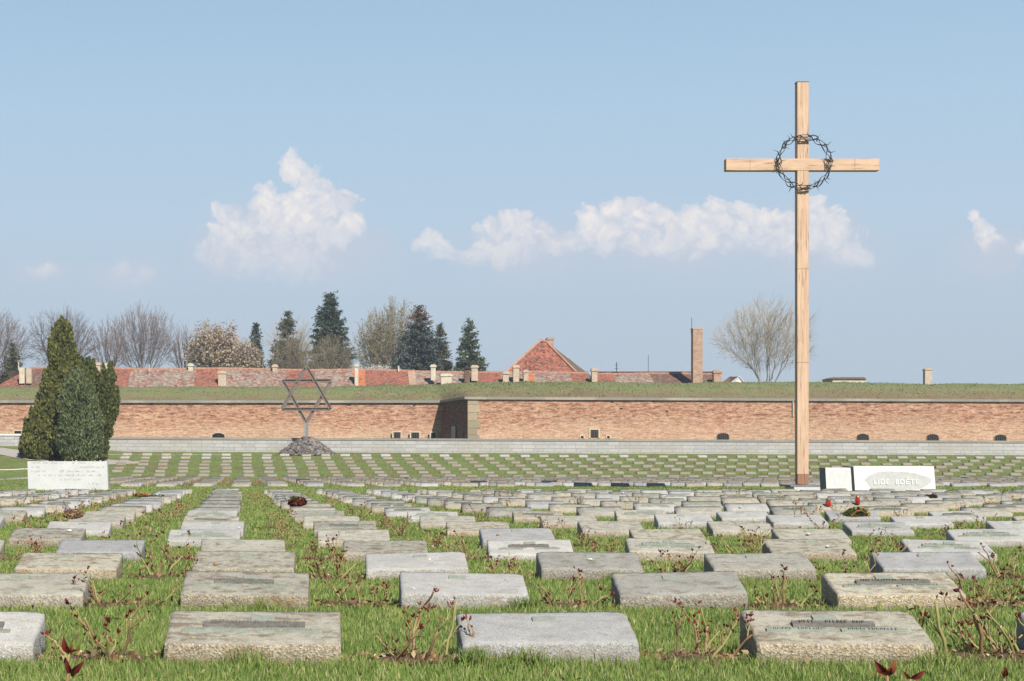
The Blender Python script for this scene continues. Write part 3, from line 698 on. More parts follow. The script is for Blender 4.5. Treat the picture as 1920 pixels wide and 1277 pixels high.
def tufts(Pp, h, wf, name, mat, k=1, width=None):
    n = len(Pp); a = RNG.uniform(0, 2*math.pi, n); w = (h*wf if width is None else width)
    d = np.stack([np.cos(a), np.sin(a), 0*a], 1)*(w/2)[:, None]; lean = RNG.normal(0, .35, (n, 2))*h[:, None]
    tip = Pp+np.stack([lean[:, 0], lean[:, 1], h], 1); base = Pp-np.array([0, 0, .01])
    V = np.stack([base-d, base+d, tip], 1).reshape(-1, 3)
    o = npmesh(name, V, np.arange(3*n).reshape(-1, 3), mat); o['kind'] = 'stuff'; return o
M['bermblade'] = blade_mat('rampart_blades', (.14, .165, .06), (.22, .235, .095), (.31, .28, .14), (.38, .29, .17))
build_berm()

# ------------------------------------------------------------------ buildings behind the rampart
def chimney(x0, x1, y0, y1, Y, mat, name='chimney', parent=None, cap=True, depth=None, capmat=None):
    a, b = P(x0, y1, Y), P(x1, y0, Y); d = depth or (b.x-a.x)
    mb = MB(); mb.box(a.x, b.x, Y, Y+d, a.z, b.z)
    o = mb.build(name, mat)
    if parent: o.parent = parent; o.location = -parent.location
    if cap:
        mb = MB(); e = .09; mb.box(a.x-e, b.x+e, Y-e, Y+d+e, b.z-.22, b.z-.02); mb.box(a.x+.02, b.x-.02, Y+.02, Y+d-.02, b.z-.021, b.z+.1)
        c = mb.build('chimney_cap', capmat or mat); c.parent = o
    return o
def roof_part(x0, x1, r0, r1, mat, parent, Y0=195, Y1=199.5, ye=728, name='roof'):
    a, b = P(x0, ye, Y0), P(x1, ye, Y0); c, d = P(x1, r1, Y1), P(x0, r0, Y1)
    c.x = b.x; d.x = a.x
    n = max(2, int((b.x-a.x)/.5)); V = []
    for j in range(7):
        for i in range(n+1):
            u = i/n; p = a.lerp(b, u).lerp(d.lerp(c, u), j/6); p.z += random.gauss(0, .02)+.06*math.sin(p.x*.35)*(j/6); V.append(p-parent.location)
    Fq = [(j*(n+1)+i, j*(n+1)+i+1, (j+1)*(n+1)+i+1, (j+1)*(n+1)+i) for j in range(6) for i in range(n)]
    o = npmesh(name, V, Fq, mat, parent)
    mb = MB(); k = max(2, int((b.x-a.x)/.6))
    for i in range(k):
        p = d.lerp(c, i/k); q = d.lerp(c, (i+1)/k); h = .12+.05*random.random(); z0 = .06*math.sin(p.x*.35)
        mb.box(p.x, q.x-.03, Y1-.12, Y1+.12, p.z-.06+z0, p.z+h+z0)
    rr = mb.build('ridge', M['ridge']); rr.parent = o; rr.location = -parent.location
    return o
def shell(parent, x0, x1, ye, Y0=195.4, Y1=204, r=695):
    a, b = P(x0, ye, Y0), P(x1, ye, Y0); mb = MB(); mb.box(a.x, b.x, Y0, Y1, 0, a.z); 
    rz = P(0, r, 199.5).z
    mb.add([(a.x, 199.52, rz-.1), (b.x, 199.52, rz-.1), (b.x, Y1, a.z), (a.x, Y1, a.z)], [(0, 1, 2, 3)])
    o = mb.build('wall', M['cream']); o.parent = parent; o.location = -parent.location
def buildings():
    B = empty('long_building', (-15, 198, 0), 'long low building with patchy red tiled roof along the left rampart', 'building')
    shell(B, 0, 872, 729)
    # hipped left end
    a = P(-8, 722, 196); b = P(42, 691, 199.5); e = P(42, 728, 195); mb = MB()
    mb.add([a-Vector((.6, 0, .5)), Vector((P(42, 0, 195).x, e.y, e.z)), Vector((P(42, 0, 195).x, b.y, b.z))], [(0, 1, 2)]); o = mb.build('roof', M['tilered']); o.parent = B; o.location = -B.location
    segs = [(42, 95, 690.5, 690.7, 'tiledark'), (95, 205, 690.7, 691, 'tilered'), (205, 238, 691, 691.2, 'tilered'), (238, 362, 691.2, 692, 'tilemot'), (362, 412, 692, 692.3, 'tilered'), (412, 535, 692.3, 693, 'tilemot'),
            (535, 590, 693, 693.5, 'tilered'), (590, 662, 693.5, 694, 'tilemot'), (662, 686, 694, 694.5, 'orange'), (686, 768, 694.5, 696, 'tilered'), (768, 782, 696, 696, 'brickch'), (782, 872, 696.5, 697.5, 'tilemot')]
    for s in segs: roof_part(s[0], s[1], s[2], s[3], M[s[4]], B)
    ch = [(36, 46, 689, 719, 'cream', 0), (49, 59, 691, 719, 'brickpale', 0), (178, 188, 681, 725, 'brickpale', 1), (197, 203, 682, 695, 'cream', 1), (353, 362, 683, 696, 'cream', 1), (409, 424, 697, 724, 'brickpale', 1),
          (511, 520, 685, 697, 'brickpale', 1), (665, 672, 684, 726, 'cream', 1), (746, 749, 686, 697, 'cream', 0), (808, 817, 685, 713, 'cream', 1)]
    for c in ch: chimney(*c[:4], 199 if c[3] < 700 else 195.6, M[c[4]], parent=B, cap=bool(c[5]), depth=.7)
    for (x, y0) in ((279, 683), (34, 679)): chimney(x, x+1.6, y0, 694, 198, M['cream'], 'vent_pipe', B, False)
    chimney(827, 847, 702, 728, 194.6, M['cream'], 'dormer', B, True, .9)
    B2 = empty('long_building', (20, 198, 0), 'red tiled roof section with cream chimneys in front of the pyramid roof', 'building')
    shell(B2, 872, 1112, 726)
    for s in [(895, 945, 698, 698.5, 'tilered'), (945, 992, 698.5, 698.5, 'tilemot'), (992, 1007, 698.5, 698.7, 'orange'), (1007, 1078, 698.8, 699, 'tilemot'), (1078, 1112, 699, 699, 'tilered'), (872, 895, 698, 698, 'tiledark')]: roof_part(s[0], s[1], s[2], s[3], M[s[4]], B2)
    for c in [(884, 896, 686, 714, 'brickpale'), (943, 954, 698, 719, 'brickpale'), (962.5, 973.5, 686, 719, 'brickpale'), (982, 991, 695, 719, 'brickpale'), (1110, 1120, 692, 717, 'brickpale')]: chimney(*c[:4], 196.0, M[c[4]], parent=B2, depth=.7)
    c = chimney(871, 881, 690, 727, 195.8, M['tiledark'], parent=B2, cap=False, depth=.7)
    mb = MB(); a, b = P(869.5, 691, 195.7), P(882.5, 685, 195.7); mx = (a.x+b.x)/2
    mb.add([(a.x, 195.6, a.z), (b.x, 195.6, a.z), (b.x, 196.7, a.z), (a.x, 196.7, a.z), (mx, 196.1, b.z)], [(0, 1, 4), (1, 2, 4), (2, 3, 4), (3, 0, 4), (3, 2, 1, 0)]); q = mb.build('chimney_cap', M['darkmetal']); q.parent = c
    B3 = empty('long_building', (38, 198, 0), 'low red roof with mottled tiles around the foot of the tall brick chimney', 'building')
    shell(B3, 1121, 1352, 724)
    for s in [(1121, 1160, 700, 700.5, 'tilered'), (1160, 1232, 700.5, 701, 'tilemot'), (1232, 1296, 701, 701.5, 'tiledark'), (1296, 1352, 701.5, 702, 'tiledark')]: roof_part(s[0], s[1], s[2], s[3], M[s[4]], B3)
    a, b, c = P(1352, 728, 195), P(1364, 722, 195), P(1352, 702, 199.5); c.x = a.x; mb = MB(); mb.add([a, b, c], [(0, 1, 2)]); o = mb.build('roof', M['tilered']); o.parent = B3; o.location = -B3.location
    chimney(1338.5, 1353, 696, 720, 196.0, M['brickch'], parent=B3, depth=.8)
    # tall chimney
    T = empty('tall_chimney', P(1308, 722, 194.5), 'tall square brick chimney with lightning rod rising above the rampart', 'chimney')
    L = T.location; a, b = P(1299.5, 735, 194.5)-L, P(1317.5, 617, 194.5)-L
    mb = MB(); mb.box(a.x, b.x, 0, 1.1, a.z, b.z); mb.build('stack', M['brickch'], T)
    mb = MB(); mb.box(a.x-.05, b.x+.05, -.05, 1.15, b.z+.002, b.z+.12); mb.build('cap', M['brickpale'], T)
    mb = MB(); r = P(1298, 595, 194.5)-L; mb.tube([(r.x, .3, b.z-.6), (r.x, .3, r.z)], .03, 5); mb.tube([(r.x-.2, .3, b.z-.3), (a.x, .3, b.z-.3)], .025, 5); mb.build('lightning_rod', M['darkmetal'], T)
    # pyramid roof house
    H = empty('hip_roof_house', P(1018, 712, 214), 'tall steep red tiled hip roof rising to a point behind the rampart', 'house'); L = H.location
    A = P(1013, 639.5, 216); A2 = P(1023, 639.5, 216); Lf = P(930, 716, 209); Rf = P(1094, 712, 209); Bk = P(1046, 655, 226); Rb = P(1118, 712, 232)
    A2 = P(1024, 641, 217)
    def grid(q, name, mat):
        a, b, c, d = q; n = 24; V = [a.lerp(b, i/n).lerp(d.lerp(c, i/n), j/n)-L+Vector((0, 0, random.gauss(0, .02))) for j in range(n+1) for i in range(n+1)]
        return npmesh(name, V, [(j*(n+1)+i, j*(n+1)+i+1, (j+1)*(n+1)+i+1, (j+1)*(n+1)+i) for j in range(n) for i in range(n)], mat, H)
    grid((Lf, Rf, A2, A), 'roof', M['pyr']); grid((Rf, Rb, P(1050, 660, 228), A2), 'roof', M['mossroof'])
    mb = MB(); Lb = P(945, 712, 235)
    mb.add([Lf-L, A-L, P(1024, 640, 224)-L, Lb-L], [(0, 1, 2, 3)]); mb.add([A-L, A2-L, P(1050, 660, 228)-L, P(1024, 640, 224)-L], [(0, 1, 2, 3)]); mb.build('roof', M['tiledark'], H)
    mb = MB(); mb.add([Lf-L, Rf-L, Rf-L-Vector((0, 0, 8)), Lf-L-Vector((0, 0, 8))], [(0, 3, 2, 1)]); mb.add([Rf-L, Rb-L, Rb-L-Vector((0, 0, 8)), Rf-L-Vector((0, 0, 8))], [(0, 3, 2, 1)]); mb.build('wall', M['cream'], H)
    mb = MB()
    for p, q in ((Lf, A), (A, A2), (A2, Rf)): mb.tube([p-L+Vector((0, -.1, .05)), q-L+Vector((0, -.1, .05))], .17, 5)
    mb.build('ridge', M['ridge'], H)
    c = chimney(1026, 1038, 634, 664, 219, M['brickch'], parent=H, depth=1.0)
    # right-hand bits
    G = empty('gabled_shed', P(1378, 722, 196), 'small white gable with dark roof just showing over the rampart', 'shed'); L = G.location
    a, b, c, d = P(1357, 724, 196)-L, P(1399, 724, 196)-L, P(1386, 707, 196)-L, P(1372, 706, 200)-L
    mb = MB(); mb.add([P(1372, 720, 196)-L, b, c], [(0, 1, 2)]); mb.build('wall', M['white'], G)
    mb = MB(); mb.add([P(1355, 716, 195)-L, P(1372, 718, 195.8)-L, c+Vector((0, -.05, .05)), P(1368, 706, 199)-L], [(0, 1, 2, 3)]); mb.build('roof', M['tiledark'], G)
    mb = MB(); mb.tube([P(1372, 716.5, 195.7)-L, c+Vector((0, -.1, .06)), b+Vector((0, -.1, .06))], .06, 5); mb.build('verge', M['white'], G)
    S = empty('low_building', P(1592, 722, 195), 'low cream building top with flat brown roof at far right', 'building'); L = S.location
    a, b = P(1561, 722, 195)-L, P(1623, 710.5, 195)-L; mb = MB(); mb.box(a.x, b.x, 0, 4, a.z, b.z); mb.build('wall', M['cream'], S)
    mb = MB(); mb.hexa([(a.x-.3, -.2, b.z+.003), (b.x+.1, -.2, b.z+.003), (b.x+.1, 4, b.z+.003), (a.x-.3, 4, b.z+.003), (a.x+.5, 1.0, b.z+.25), (b.x+.1, 1.0, b.z+.25), (b.x+.1, 4, b.z+.25), (a.x+.5, 4, b.z+.25)]); mb.build('roof', M['mossroof'], S)
    C_ = empty('round_chimney', P(1741, 722, 194), 'squat old brick chimney with domed cap alone at far right', 'chimney'); L = C_.location
    a, b = P(1734.5, 724, 194)-L, P(1747.5, 694, 194)-L; mb = MB(); mb.box(a.x, b.x, 0, .7, a.z, b.z); mb.build('stack', M['brickpale'], C_)
    mb = MB(); mb.box(a.x-.06, b.x+.06, -.06, .76, b.z+.002, b.z+.1); n = 8
    w = (b.x-a.x)/2; cx = (a.x+b.x)/2; pts = [(cx-math.cos(math.pi*k/n)*w, b.z+.1+math.sin(math.pi*k/n)*.14) for k in range(n+1)]
    mb.add([(p[0], 0, p[1]) for p in pts]+[(p[0], .7, p[1]) for p in pts], [tuple(range(n+1))[::-1], tuple(range(n+1, 2*n+2))]+[(k, k+1, n+2+k, n+1+k) for k in range(n)]); mb.build('cap', M['brickpale'], C_)
    # poles
    def pole(x, y0, lab, cross):
        E = empty('antenna_pole', P(x, 703, 199.6), lab, 'antenna'); L = E.location; mb = MB()
        t = P(x, y0, 199.6)-L; mb.tube([(0, 0, -.3), (0, 0, t.z)], .045 if cross else .03, 5); mb.build('mast', M['darkmetal'], E)
        if cross:
            mb = MB(); mb.tube([(-.18, 0, t.z-.35), (.18, 0, t.z-.35)], .03, 4); mb.tube([(-.2, 0, t.z-.75), (.2, 0, t.z-.75)], .035, 4); mb.build('crossarm', M['darkmetal'], E)
    pole(1156, 679, 'short dark antenna mast with two crossarms on the low red roof', True)
    pole(1215.5, 666, 'thin plain rod standing on the red roof left of the tall chimney', False)
M['pyr'] = tile_mat('pyramid_roof_tiles', (.44, .17, .10), (.33, .12, .08), (.20, .11, .09), .5)
buildings()

# ------------------------------------------------------------------ trees
def tubes_np(S, n=3):
    """S (k,8): p0 p1 r0 r1 -> V,F"""
    S = np.asarray(S, float); p0, p1, r0, r1 = S[:, :3], S[:, 3:6], S[:, 6], S[:, 7]
    d = p1-p0; d /= np.maximum(np.linalg.norm(d, axis=1, keepdims=True), 1e-9)
    ref = np.where(np.abs(d[:, 2:3]) > .9, np.array([[1., 0, 0]]), np.array([[0, 0, 1.]]))
    a = np.cross(d, ref); a /= np.maximum(np.linalg.norm(a, axis=1, keepdims=True), 1e-9); b = np.cross(d, a)
    V = []
    for p, r in ((p0, r0), (p1, r1)):
        for k in range(n):
            t = 2*math.pi*k/n; V.append(p+(a*math.cos(t)+b*math.sin(t))*r[:, None])
    V = np.stack(V, 1).reshape(-1, 3); base = (np.arange(len(S))*2*n)[:, None]
    Fq = np.concatenate([base+np.array([[k, (k+1) % n, n+(k+1) % n, n+k]]) for k in range(n)])
    return V, Fq
def grow(rng, trunk_h, levels, nch, ang, ratio, r0, up=.25, wob=.14, stems=1, spread=.15, leafr=.012):
    """returns segs big, segs twig, twig tip points. height about 10"""
    big = []; tw = []; tips = []
    def br(p, d, L, r, lev):
        nseg = 4 if lev < 2 else 3; q = p.copy(); dd = d.copy(); pts = [(q.copy(), r)]
        for i in range(nseg):
            dd = dd+rng.normal(0, wob, 3)+np.array([0, 0, up*.28]); dd /= np.linalg.norm(dd); q = q+dd*L/nseg
            rr = max(leafr*.6, r*(1-.62*(i+1)/nseg)); pts.append((q.copy(), rr))
        for (a, ra), (b, rb) in zip(pts[:-1], pts[1:]): (big if lev <= levels-2 else tw).append(list(a)+list(b)+[ra, rb])
        if lev >= levels: tips.append(q); return
        n = nch[min(lev, len(nch)-1)]
        for k in range(n):
            t = (k+.4+rng.uniform(-.3, .3))/n; t = (.32+.68*t) if lev == 0 else (.15+.85*t)
            f = min(t*nseg, nseg-1e-6); i = int(f); a, ra = pts[i]; b, rb = pts[i+1]; pp = a+(b-a)*(f-i)
            base = b-a; base /= np.linalg.norm(base); rv = rng.normal(0, 1, 3); perp = rv-base*rv.dot(base); perp /= np.linalg.norm(perp)
            an = math.radians(ang*rng.uniform(.65, 1.35)); nd = base*math.cos(an)+perp*math.sin(an)
            LL = L*ratio*rng.uniform(.65, 1.2)*(1.15-.5*t); br(pp, nd, LL, max(leafr, (ra+(rb-ra)*(f-i))*.62), lev+1)
        br(q, dd, L*ratio*.62, max(leafr, pts[-1][1]), lev+1)
    for s in range(stems):
        a = s*2.4+rng.uniform(-.4, .4); f_ = ((s+.5)/stems)**.5; sp = spread*f_*1.25 if stems > 1 else .02
        d = np.array([math.cos(a)*sp, math.sin(a)*sp, 1.]); d /= np.linalg.norm(d)
        br(np.array([math.cos(a)*.15*(stems > 1), math.sin(a)*.15*(stems > 1), 0.]), d, trunk_h*(rng.uniform(.92, 1.05)*(1-.12*f_*f_) if stems > 1 else 1), r0, 0)
    return np.array(big), np.array(tw), np.array(tips)
def fit(x0, x1, ytop, ybase, Y, arrs, pct=1.0):
    """scale tree arrays so that the crown fills a pixel box"""
    W = (x1-x0)*Y/F; H = (ybase-ytop)*Y/F
    P_ = np.concatenate([np.asarray(a)[:, :3] for a in arrs]); lo = np.percentile(P_, 1.5, 0); hi = np.percentile(P_, 98.5, 0); hi[2] = np.percentile(P_[:, 2], 99.2)
    sx = W/(hi[0]-lo[0]); sz = H/hi[2]; cx = (lo[0]+hi[0])/2*sx
    return sx, sz, cx
def crown_tree(rng, a, H, z0, n, split0=.55, bias=.45, fan=0., lump=.12, th=.02, r0=.2):
    """n twig ends spread through a domed crown (half width a, height H, underside z0), joined back to the ground by clustering"""
    cz = z0+(H-z0)*.46; u = rng.normal(0, 1, (n, 3)); u /= np.linalg.norm(u, axis=1, keepdims=True); rad = rng.uniform(0, 1, n)**bias
    ph = rng.uniform(0, 6, 6); az = np.arctan2(u[:, 1], u[:, 0]); lm = 1+lump*np.sin(az*3+u[:, 2]*4+ph[0])+lump*.8*np.sin(az*5-u[:, 2]*7+ph[1])
    hz = np.where(u[:, 2] > 0, H-cz, cz-z0); P_ = np.stack([u[:, 0]*a, u[:, 1]*a, u[:, 2]*hz], 1)*(rad*lm)[:, None]; P_[:, 2] += cz
    segs = []; tw = []
    def rec(p, pts, d, lev):
        m = len(pts); r = max(th, r0*(m/n)**.46)
        if m == 1:
            q = pts[0]; mid = (p+q)/2+rng.normal(0, .05, 3)*np.linalg.norm(q-p); tw.append([*p, *mid, r, th*.8]); tw.append([*mid, *q, th*.8, th*.5])
            dd = q-p; L = np.linalg.norm(dd)+1e-6; dd = dd/L
            for _ in range(2):
                e = dd+rng.normal(0, .55, 3)+np.array([0, 0, .25]); b_ = mid if rng.random() < .5 else q; tw.append([*b_, *(b_+e*rng.uniform(.2, .55)*a*.09), th*.7, th*.4])
            return
        c = pts.mean(0); t = split0 if lev == 0 else rng.uniform(.22, .42); q = p+(c-p)*t; dist = np.linalg.norm(q-p); q = q+rng.normal(0, .05, 3)*dist
        if lev == 0: q = np.array([0, 0, z0*split0+.01])
        k = 1+int(dist > .8)+int(dist > 1.6); a_ = p; ra = max(th, r*1.12)
        for i in range(k):
            b_ = p+(q-p)*(i+1)/k+(rng.normal(0, .035, 3)*dist if i < k-1 else 0); (segs if m > n*.006 else tw).append([*a_, *b_, ra, r]); a_ = b_; ra = r
        nk = (6 if lev == 0 else 3 if (m > 12 and rng.random() < .5) else 2) if m > 2 else 2
        nk = min(nk, m); D_ = pts-q; U_ = D_/np.maximum(np.linalg.norm(D_, axis=1, keepdims=True), 1e-6); feat = U_ if lev < 3 else pts
        cen = feat[rng.choice(m, nk, False)]
        for _ in range(4):
            lab = ((feat[:, None]-cen[None])**2).sum(2).argmin(1)
            cen = np.array([feat[lab == j].mean(0) if (lab == j).any() else cen[j] for j in range(nk)])
        if lev > 0 and len(set(lab)) < 2: lab = np.arange(m) % 2
        for j in set(lab): rec(q, pts[lab == j], None, lev+1)
    rec(np.zeros(3), P_, None, 0)
    return np.array(segs), np.array(tw)
def bare_tree(name, label, x0, x1, ytop, Y, twm, barkm, seed, ybase=745, leaves=None, nleaf=0, lsize=.2, group='bare trees behind the roofs', n=2300, under=.26, split0=.6, bias=.42, r0=.24, th=None):
    rng = np.random.default_rng(seed); a = (x1-x0)*Y/F/2; c = P((x0+x1)/2, ybase, Y); H = P(0, ytop, Y).z-c.z; th = th or .0145*Y/250
    big, tw = crown_tree(rng, a*.95, H*.975, H*under, n, split0, bias, th=th, r0=r0); root = empty(name, c, label, 'tree', group)
    V, Fq = tubes_np(big, 5); npmesh('trunk', V, Fq, barkm, root); V, Fq = tubes_np(tw, 3); npmesh('crown', V, Fq, twm, root)
    if leaves is not None:
        t = tw[rng.integers(0, len(tw), nleaf), 3:6]; t = t+rng.normal(0, lsize*.8, t.shape); sh = leaf_quads(rng, t, lsize); npmesh('leaves', sh[0], sh[1], leaves, root)
    return root
def leaf_quads(rng, C, s, elong=1.6, up=None):
    n = len(C); a = rng.normal(0, 1, (n, 3))
    if up is not None: a = a*.5+up
    a /= np.linalg.norm(a, axis=1, keepdims=True); b = rng.normal(0, 1, (n, 3)); b -= a*(a*b).sum(1, keepdims=True); b /= np.linalg.norm(b, axis=1, keepdims=True)
    ss = (s if hasattr(s, '__len__') else np.full(n, s))*rng.uniform(.6, 1.3, n); A = a*(ss*elong/2)[:, None]; B = b*(ss/2)[:, None]
    V = np.stack([C-A, C+B*.9, C+A, C-B*.9], 1).reshape(-1, 3); return V, np.arange(4*n).reshape(-1, 4)
def conifer(name, label, x0, x1, ytop, Y, mat, seed, ybase=745, droop=.35, dens=1.0, gap=.0, shape=1.0, group='conifers behind the roofs', irr=.22, spray=.50):
    rng = np.random.default_rng(seed); W = (x1-x0)*Y/F/2; c = P((x0+x1)/2, ybase, Y); H = P(0, ytop, Y).z-c.z
    root = empty(name, c, label, 'tree', group); C = []; U = []; S = []; nl = int(H/.42*dens**.5); seg = []
    az0 = rng.uniform(0, 6.28); lob = rng.normal(0, irr, 16)
    for l in range(nl):
        t = l/nl; z = H*(.06+.93*t); 
        nb = int(7+5*(1-t)); 
        for b in range(nb):
            az = az0+l*2.4+b*6.283/nb+rng.normal(0, .3); z = H*(.06+.93*min(1, max(0, t+rng.normal(0, .6)/nl)))
            R_ = W*(1-t)**shape*(1+lob[int((az % 6.283)/6.283*15.99)]*.6)*rng.uniform(.78, 1.15)+.2
            if rng.random() < gap: continue
            d = np.array([math.cos(az), math.sin(az)]); m = max(3, int(R_/.17*dens)); ang = .35*t-.12
            s_ = np.linspace(.12, 1, m); zz = z+s_*R_*ang-droop*R_*s_**2*(1-.6*t)+.18*R_*s_**4
            base = np.stack([d[0]*s_*R_, d[1]*s_*R_, zz], 1)
            seg.append([0, 0, z, *base[-1], .05, .015])
            for k in range(6):
                p = base+rng.normal(0, 1, base.shape)*np.array([.16, .16, .13])*(.4+.8*s_[:, None])
                C.append(p); u = np.stack([np.full(m, d[0]), np.full(m, d[1]), rng.normal(-.25, .35, m)], 1)+rng.normal(0, .55, (m, 3)); U.append(u); S.append(np.full(m, spray)*(.7+.5*(1-t)))
    C = np.concatenate(C); U = np.concatenate(U); S = np.concatenate(S); n = len(C)
    U /= np.linalg.norm(U, axis=1, keepdims=True); b = rng.normal(0, 1, (n, 3)); b -= U*(U*b).sum(1, keepdims=True); b /= np.linalg.norm(b, axis=1, keepdims=True)
    A = U*(S*.75)[:, None]; Bv = b*(S*.2)[:, None]; V = np.stack([C-A*.4, C+Bv, C+A, C-Bv], 1).reshape(-1, 3)
    npmesh('crown', V, np.arange(4*n).reshape(-1, 4), mat, root)
    top = np.array([[0, 0, -.2, 0, 0, H*.6, .22, .11], [0, 0, H*.6, 0, 0, H*1.0, .11, .02]]); Vt, Ft = tubes_np(np.concatenate([top, np.array(seg)]), 5); npmesh('trunk', Vt, Ft, M['bark'], root)
    return root
def trees():
    T, TD, TP, TO = M['twigs'], M['twigsd'], M['twigsp'], M['twigso']; bk = M['bark']; GL = 'trees with leaves behind the roofs'
    bare_tree('bare_tree', 'leafless reddish tree cut by the left edge of the photo', -75, 66, 577, 262, T, bk, 1, n=3000)
    bare_tree('bare_tree', 'dark leafless tree behind the tall conifer', 42, 192, 572, 258, TD, bk, 2, n=3000)
    bare_tree('bare_tree', 'thin leafless tree between the dark one and the broad round one', 160, 252, 590, 268, T, bk, 3, n=1300)
    bare_tree('bare_tree', 'broad round leafless tree with dark forked trunks', 192, 342, 565, 255, T, bk, 4, n=3200, split0=.25, r0=.2)
    bare_tree('bare_tree', 'slim leafless tree beside the brown-leaved tree', 312, 376, 600, 265, T, bk, 5, n=900)
    bare_tree('brown_leaved_tree', 'round tree holding dry pale brown leaves', 346, 458, 599, 252, T, bk, 6, leaves=M['beech'], nleaf=8500, lsize=.24, group=GL, n=1500, split0=.4)
    bare_tree('brown_leaved_tree', 'smaller thin tree with pale brown leaves right of the round one', 430, 496, 630, 250, T, M['barkp'], 7, leaves=M['beech'], nleaf=3200, lsize=.22, group=GL, n=900, split0=.4)
    bare_tree('bare_tree', 'pale wispy leafless tree behind the small spruce', 486, 606, 580, 285, TP, M['barkp'], 8, n=1100)
    bare_tree('bare_tree', 'olive brown bushy tree below the small spruce', 496, 602, 614, 243, TO, bk, 9, n=2600, split0=.3, under=.1)
    bare_tree('bare_tree', 'grey brown bushy tree below the tallest spruce', 566, 678, 622, 241, TO, bk, 10, n=2600, split0=.3, under=.1)
    bare_tree('birch_tree', 'yellowish birch with fine young leaves left of the taller birch', 658, 752, 576, 256, TO, M['barkp'], 11, leaves=M['birch'], nleaf=7500, lsize=.13, group=GL, n=2000, under=.15)
    bare_tree('birch_tree', 'tallest yellowish birch with drooping top beside the blue spruce', 688, 796, 555, 254, TO, M['barkp'], 12, leaves=M['birch'], nleaf=8500, lsize=.13, group=GL, n=2400, under=.15)
    bare_tree('multi_stem_tree', 'pale bare many-stemmed tree right of the brick chimney, behind the cross', 1334, 1540, 550, 225, TP, M['barkp'], 15, n=3600, under=.24, split0=.05, r0=.20, bias=.5, th=.0165)
    bare_tree('blossoming_shrub', 'white blossoming shrub showing over the red roof', 674, 740, 680, 225, TP, bk, 16, leaves=M['blossom'], nleaf=5200, lsize=.14, group=GL, n=700, split0=.2)
    conifer('spruce_tree', 'dark ragged conifer at the far left behind the roof end', -5, 52, 642, 240, M['sprucet'], 21, gap=.2)
    conifer('spruce_tree', 'narrow spruce tip beside the thin brown-leaved tree', 462, 498, 603, 262, M['spruce'], 22, shape=.8)
    conifer('spruce_tree', 'small spruce with sharp tip left of the tallest spruce', 494, 584, 582, 258, M['sprucet'], 23, gap=.25, shape=.85)
    conifer('spruce_tree', 'tallest dark green spruce of the row', 570, 668, 548, 254, M['spruce'], 24, gap=.10, shape=.62, irr=.3, spray=.56)
    conifer('spruce_tree', 'bluish spruce with a reddish brown top', 746, 828, 572, 250, M['spruceb'], 25, gap=.05, shape=.66, irr=.3)
    conifer('spruce_tree', 'brownish spruce half hidden behind the blue one', 796, 854, 606, 257, M['sprucet'], 26, gap=.15, shape=.8)
    conifer('spruce_tree', 'green spruce standing alone right of the others', 842, 918, 597, 249, M['spruceg'], 27, gap=.22, shape=.85, irr=.15)
trees()

def bush(name, label, profile, cx, Y, depth, mats, n, size, seed, vert=1.2, ybase=None, plume=1.4):
    """profile: list of (y_px, xleft, xright)"""
    rng = np.random.default_rng(seed); ys = np.array([p[0] for p in profile], float); xl = np.array([p[1] for p in profile], float); xr = np.array([p[2] for p in profile], float)
    c = P(cx, ybase or ys.max(), Y); root = empty(name, c, label, 'conifer')
    o = np.argsort(ys); K_ = int(n/120); C = []; outw = []
    yy = rng.uniform(ys.min(), ys.max(), K_*3); l = np.interp(yy, ys[o], xl[o]); r = np.interp(yy, ys[o], xr[o]); keep = rng.random(K_*3) < (.12+.88*(r-l)/(xr-xl).max()); yy, l, r = yy[keep], l[keep], r[keep]
    for k in range(min(K_, len(yy))):
        az = rng.uniform(0, 2*math.pi); W = (r[k]-l[k])/2*Y/F; m_ = ((l[k]+r[k])/2-628)*Y/F-c.x; z = EYE-(yy[k]-840)*Y/F-c.z
        pl = rng.uniform(.5, 1.15)*plume; pw = rng.uniform(.18, .30)*plume*(.6+.4*min(1, W)); rr = max(0, W-pw*.75)*rng.uniform(.70, 1.06)
        p0 = np.array([m_+math.cos(az)*rr, math.sin(az)*rr*depth, z-pl*.75]); ax = np.array([math.cos(az)*.22, math.sin(az)*.22, 1.]); ax /= np.linalg.norm(ax)
        m = 190; t = rng.uniform(0, 1, m)**.8; a2 = rng.uniform(0, 6.283, m); q = pw*np.sin(np.pi*np.clip(t, .02, .98)**.75)*rng.uniform(.45, 1.05, m)
        C.append(p0+ax*(t*pl)[:, None]+np.stack([np.cos(a2)*q, np.sin(a2)*q, 0*q], 1)+rng.normal(0, .02, (m, 3))); outw.append(np.stack([np.cos(a2)*.5, np.sin(a2)*.5, np.full(m, vert)], 1))
    C = np.concatenate(C); outw = np.concatenate(outw); C[:, 2] = np.maximum(C[:, 2], -.3)
    V, Fq = leaf_quads(rng, C, size, 1.9, outw); npmesh('foliage', V, Fq, mats, root)
    # dark inner core, inner shade put into its colour, hides the far side
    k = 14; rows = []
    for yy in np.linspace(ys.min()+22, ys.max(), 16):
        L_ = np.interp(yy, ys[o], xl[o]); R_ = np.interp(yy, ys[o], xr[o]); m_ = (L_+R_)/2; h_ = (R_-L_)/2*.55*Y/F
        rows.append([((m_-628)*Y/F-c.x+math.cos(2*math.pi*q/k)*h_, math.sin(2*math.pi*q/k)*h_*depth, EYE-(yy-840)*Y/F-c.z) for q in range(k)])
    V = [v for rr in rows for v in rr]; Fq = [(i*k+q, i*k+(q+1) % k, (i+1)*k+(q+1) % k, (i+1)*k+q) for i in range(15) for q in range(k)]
    npmesh('inner_core', V, Fq, M['barkd'], root)
    return root
M['barkd'] = simple('shaded_core', (.05, .045, .02), (.03, .028, .014), 6)
